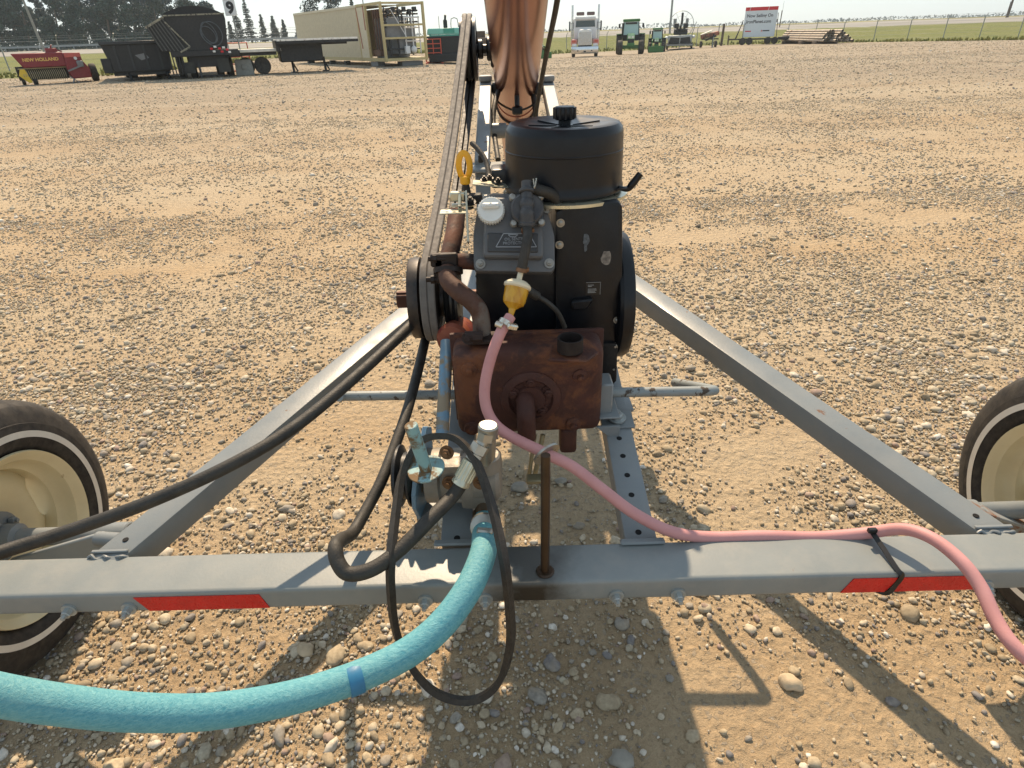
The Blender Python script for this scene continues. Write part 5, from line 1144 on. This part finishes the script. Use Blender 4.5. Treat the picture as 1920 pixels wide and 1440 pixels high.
# ---- trees
def leafmat(name,a,b_,):
    q=N(name); gi=q.n('NewGeometry').outputs['Random Per Island']; c=q.mix(gi,lin(a),lin(b_)); return q.set(col=c,rough=.7,spec=.2)
BARK=PAINT('bark','5d5348',.9,var=.25,bump=.5,bs=20)
LF=[leafmat('dark_leaves','1a302a','3a5148'),leafmat('blue_green_leaves','1b3130','3a5152'),leafmat('needle_leaves','1a2a25','2f4139')]
def leaf(m,c,s,rg):
    a=V((rg.normal(),rg.normal(),rg.normal())).normalized(); b_=a.orthogonal().normalized(); d=a.cross(b_)
    th=rg.uniform(0,6.3); u=b_*math.cos(th)+d*math.sin(th); v=a.cross(u)
    m.add([c-u*s,c-v*s*.55,c+u*s,c+v*s*.55],[[0,1,2,3]])
def decid(seed,h,w,lean,n,mat_,loc,label,group):
    rg=np.random.default_rng(seed); b=thing('broadleaf_tree',label,'tree',loc,0,group)
    top=V((lean*h*.5,0,h*.95)); tr_=MB().tube([(0,0,-.3),(lean*h*.1,0,h*.3),(lean*h*.3,.1,h*.65),top],[.03*h*.8,.022*h,.013*h,.03],8,4); cl=[]
    for i in range(26):
        t=rg.uniform(.02,1); a=rg.uniform(0,6.3); rr=w*(.35+.65*math.sin(PI*min(1,t*.9+.12)))*rg.uniform(.3,1)
        base=V((lean*h*.5*t*t,0,h*t*.9)); e=base+V((rr*math.cos(a),rr*math.sin(a),h*.07*rg.uniform(.2,1.5))); cl.append((e,w*rg.uniform(.26,.46)))
        if i<10: tr_.tube([base*.97,base.lerp(e,.6)+V((0,0,-.1)),e],[.05,.035,.015],5,2)
    cl.append((top,w*.3)); LP('trunk',tr_,BARK,b); m=MB()
    for c,r_ in cl:
        for k in range(n//len(cl)):
            d=V((rg.normal(),rg.normal(),rg.normal())); d=d.normalized()*r_*rg.uniform(.2,1.15)**.6; d.z*=.85; leaf(m,c+d,rg.uniform(.13,.3),rg)
    LP('crown',m,mat_,b,smooth=False); return b
def conif(seed,h,w,loc,label,group):
    rg=np.random.default_rng(seed); b=thing('spruce_tree',label,'tree',loc,0,group); LP('trunk',MB().cyl((0,0,-.3),(0,0,h*.97),.02*h,.02,n=8),BARK,b); m=MB()
    z=h*.08
    while z<h*.99:
        rr=w*(1-z/h)**.85*rg.uniform(.8,1.1)+.08; nb=7
        for k in range(nb):
            a=rg.uniform(0,6.3); L_=rr*rg.uniform(.6,1.15)
            for s_ in range(int(8+L_*12)):
                t=rg.uniform(.15,1); c=V((math.cos(a)*L_*t,math.sin(a)*L_*t,z-.28*L_*t+.2*L_*t*t)); leaf(m,c+V((rg.normal()*.07,rg.normal()*.07,rg.normal()*.05)),rg.uniform(.12,.26),rg)
        z+=h*.042*rg.uniform(.7,1.2)
    LP('crown',m,LF[2],b,smooth=False); return b
TG='trees in the shelterbelt behind the highway at left'
lab=['dark bushy tree in the dense shelterbelt behind the red hay baler']*2
i=0
for px,Y,h,w,ln in [(-60,128,10,2.8,.1),(-20,134,11.5,3.2,.15),(12,128,10.5,2.8,.12),(40,136,11.5,3.0,.1),(62,129,9.2,2.4,.2),(90,135,8.6,2.4,.15),(118,128,7.6,2.2,.3),(145,137,9.8,2.4,.2),(168,129,8.8,2.4,.25),(192,136,10.0,2.6,.2),(214,129,8.6,2.2,.25),(238,135,8.8,2.4,.2),(262,129,7.9,2.3,.22),(286,136,8.6,2.4,.15),(305,130,7.2,2.1,.15),(330,138,8.4,2.6,.1),(365,133,6.8,2.6,.1),(400,137,6.6,2.4,.05)]:
    p=at(px,95,y=Y); decid(100+i,h*1.04,w*1.15,ln,5200,LF[i%2],(p.x,Y,1.05),lab[i%2],TG); i+=1
# bushes under the shelterbelt
for j,px in enumerate(range(-40,430,34)):
    p=at(px,95,y=126.5); rg=np.random.default_rng(900+j); m=MB()
    for k in range(420):
        c=V((rg.normal()*1.1,rg.normal()*.5,abs(rg.normal())*.8+.1)); leaf(m,c,rg.uniform(.12,.26),rg)
    one('shrub',m,LF[j%2],'low dark shrub growing at the foot of the left shelterbelt','shrub',(p.x,126.5,1.05),0,'shrubs under the left shelterbelt',smooth=False)
for j,(px,h,w,l_) in enumerate([(437,4.6,1.2,'small spruce beside the lane sign pole'),(453,7.3,2.0,'broad spruce just right of the lane sign'),(473,9.2,2.0,'tallest spruce in the row beyond the step deck trailer'),(498,5.8,1.4,'medium spruce right of the tallest one'),(519,5.5,1.8,'ragged spruce near the middle of the row'),(537,4.6,1.1,'thin small spruce at the right of the row'),(562,3.2,1.2,'low spruce close to the container end'),(572,4.4,1.3,'spruce half hidden behind the container end')]):
    p=at(px,79,y=190); conif(300+j,h*1.12,w*1.05,(p.x,190,1.05),l_,'spruces beyond the highway')
p=at(624,73,y=150); decid(77,11.6,4.2,.02,14000,LF[1],(p.x,150,1.05),'tall loose poplar rising behind the beige container roof',None)
p=at(668,72,y=150); conif(78,7.6,1.2,(p.x,150,1.05),'spruce tip showing above the container roof',None)
# far treeline and the farm beyond
rg=np.random.default_rng(5); m=MB()
for k in range(2600):
    x=rg.uniform(-380,720); hh=(1.5+4*max(0,mn.noise(V((x*.02,0,0)))+.25)); c=V((x,760+rg.normal()*12,1.1+rg.uniform(0,hh))); leaf(m,c,rg.uniform(.8,1.8),rg)
tag(mesh('far_treeline',m,LF[1],smooth=False),'thin line of far trees on the horizon','trees',kind='stuff')
# ---------------------------------------------------------------- smoke haze
hz=MB().box((0,395,8.2),(2840,870,20)); hm=bpy.data.materials.new('haze_air'); hm.use_nodes=True; t=hm.node_tree
for n_ in list(t.nodes):
    if n_.type=='BSDF_PRINCIPLED': t.nodes.remove(n_)
pv=t.nodes.new('ShaderNodeVolumePrincipled'); pv.inputs['Color'].default_value=(.78,.91,1,1); pv.inputs['Density'].default_value=.0004; pv.inputs['Anisotropy'].default_value=.4
t.links.new(pv.outputs[0],[n_ for n_ in t.nodes if n_.type=='OUTPUT_MATERIAL'][0].inputs['Volume'])
tag(mesh('haze',hz,hm,smooth=False),'thin smoke haze over the yard','haze',kind='stuff')
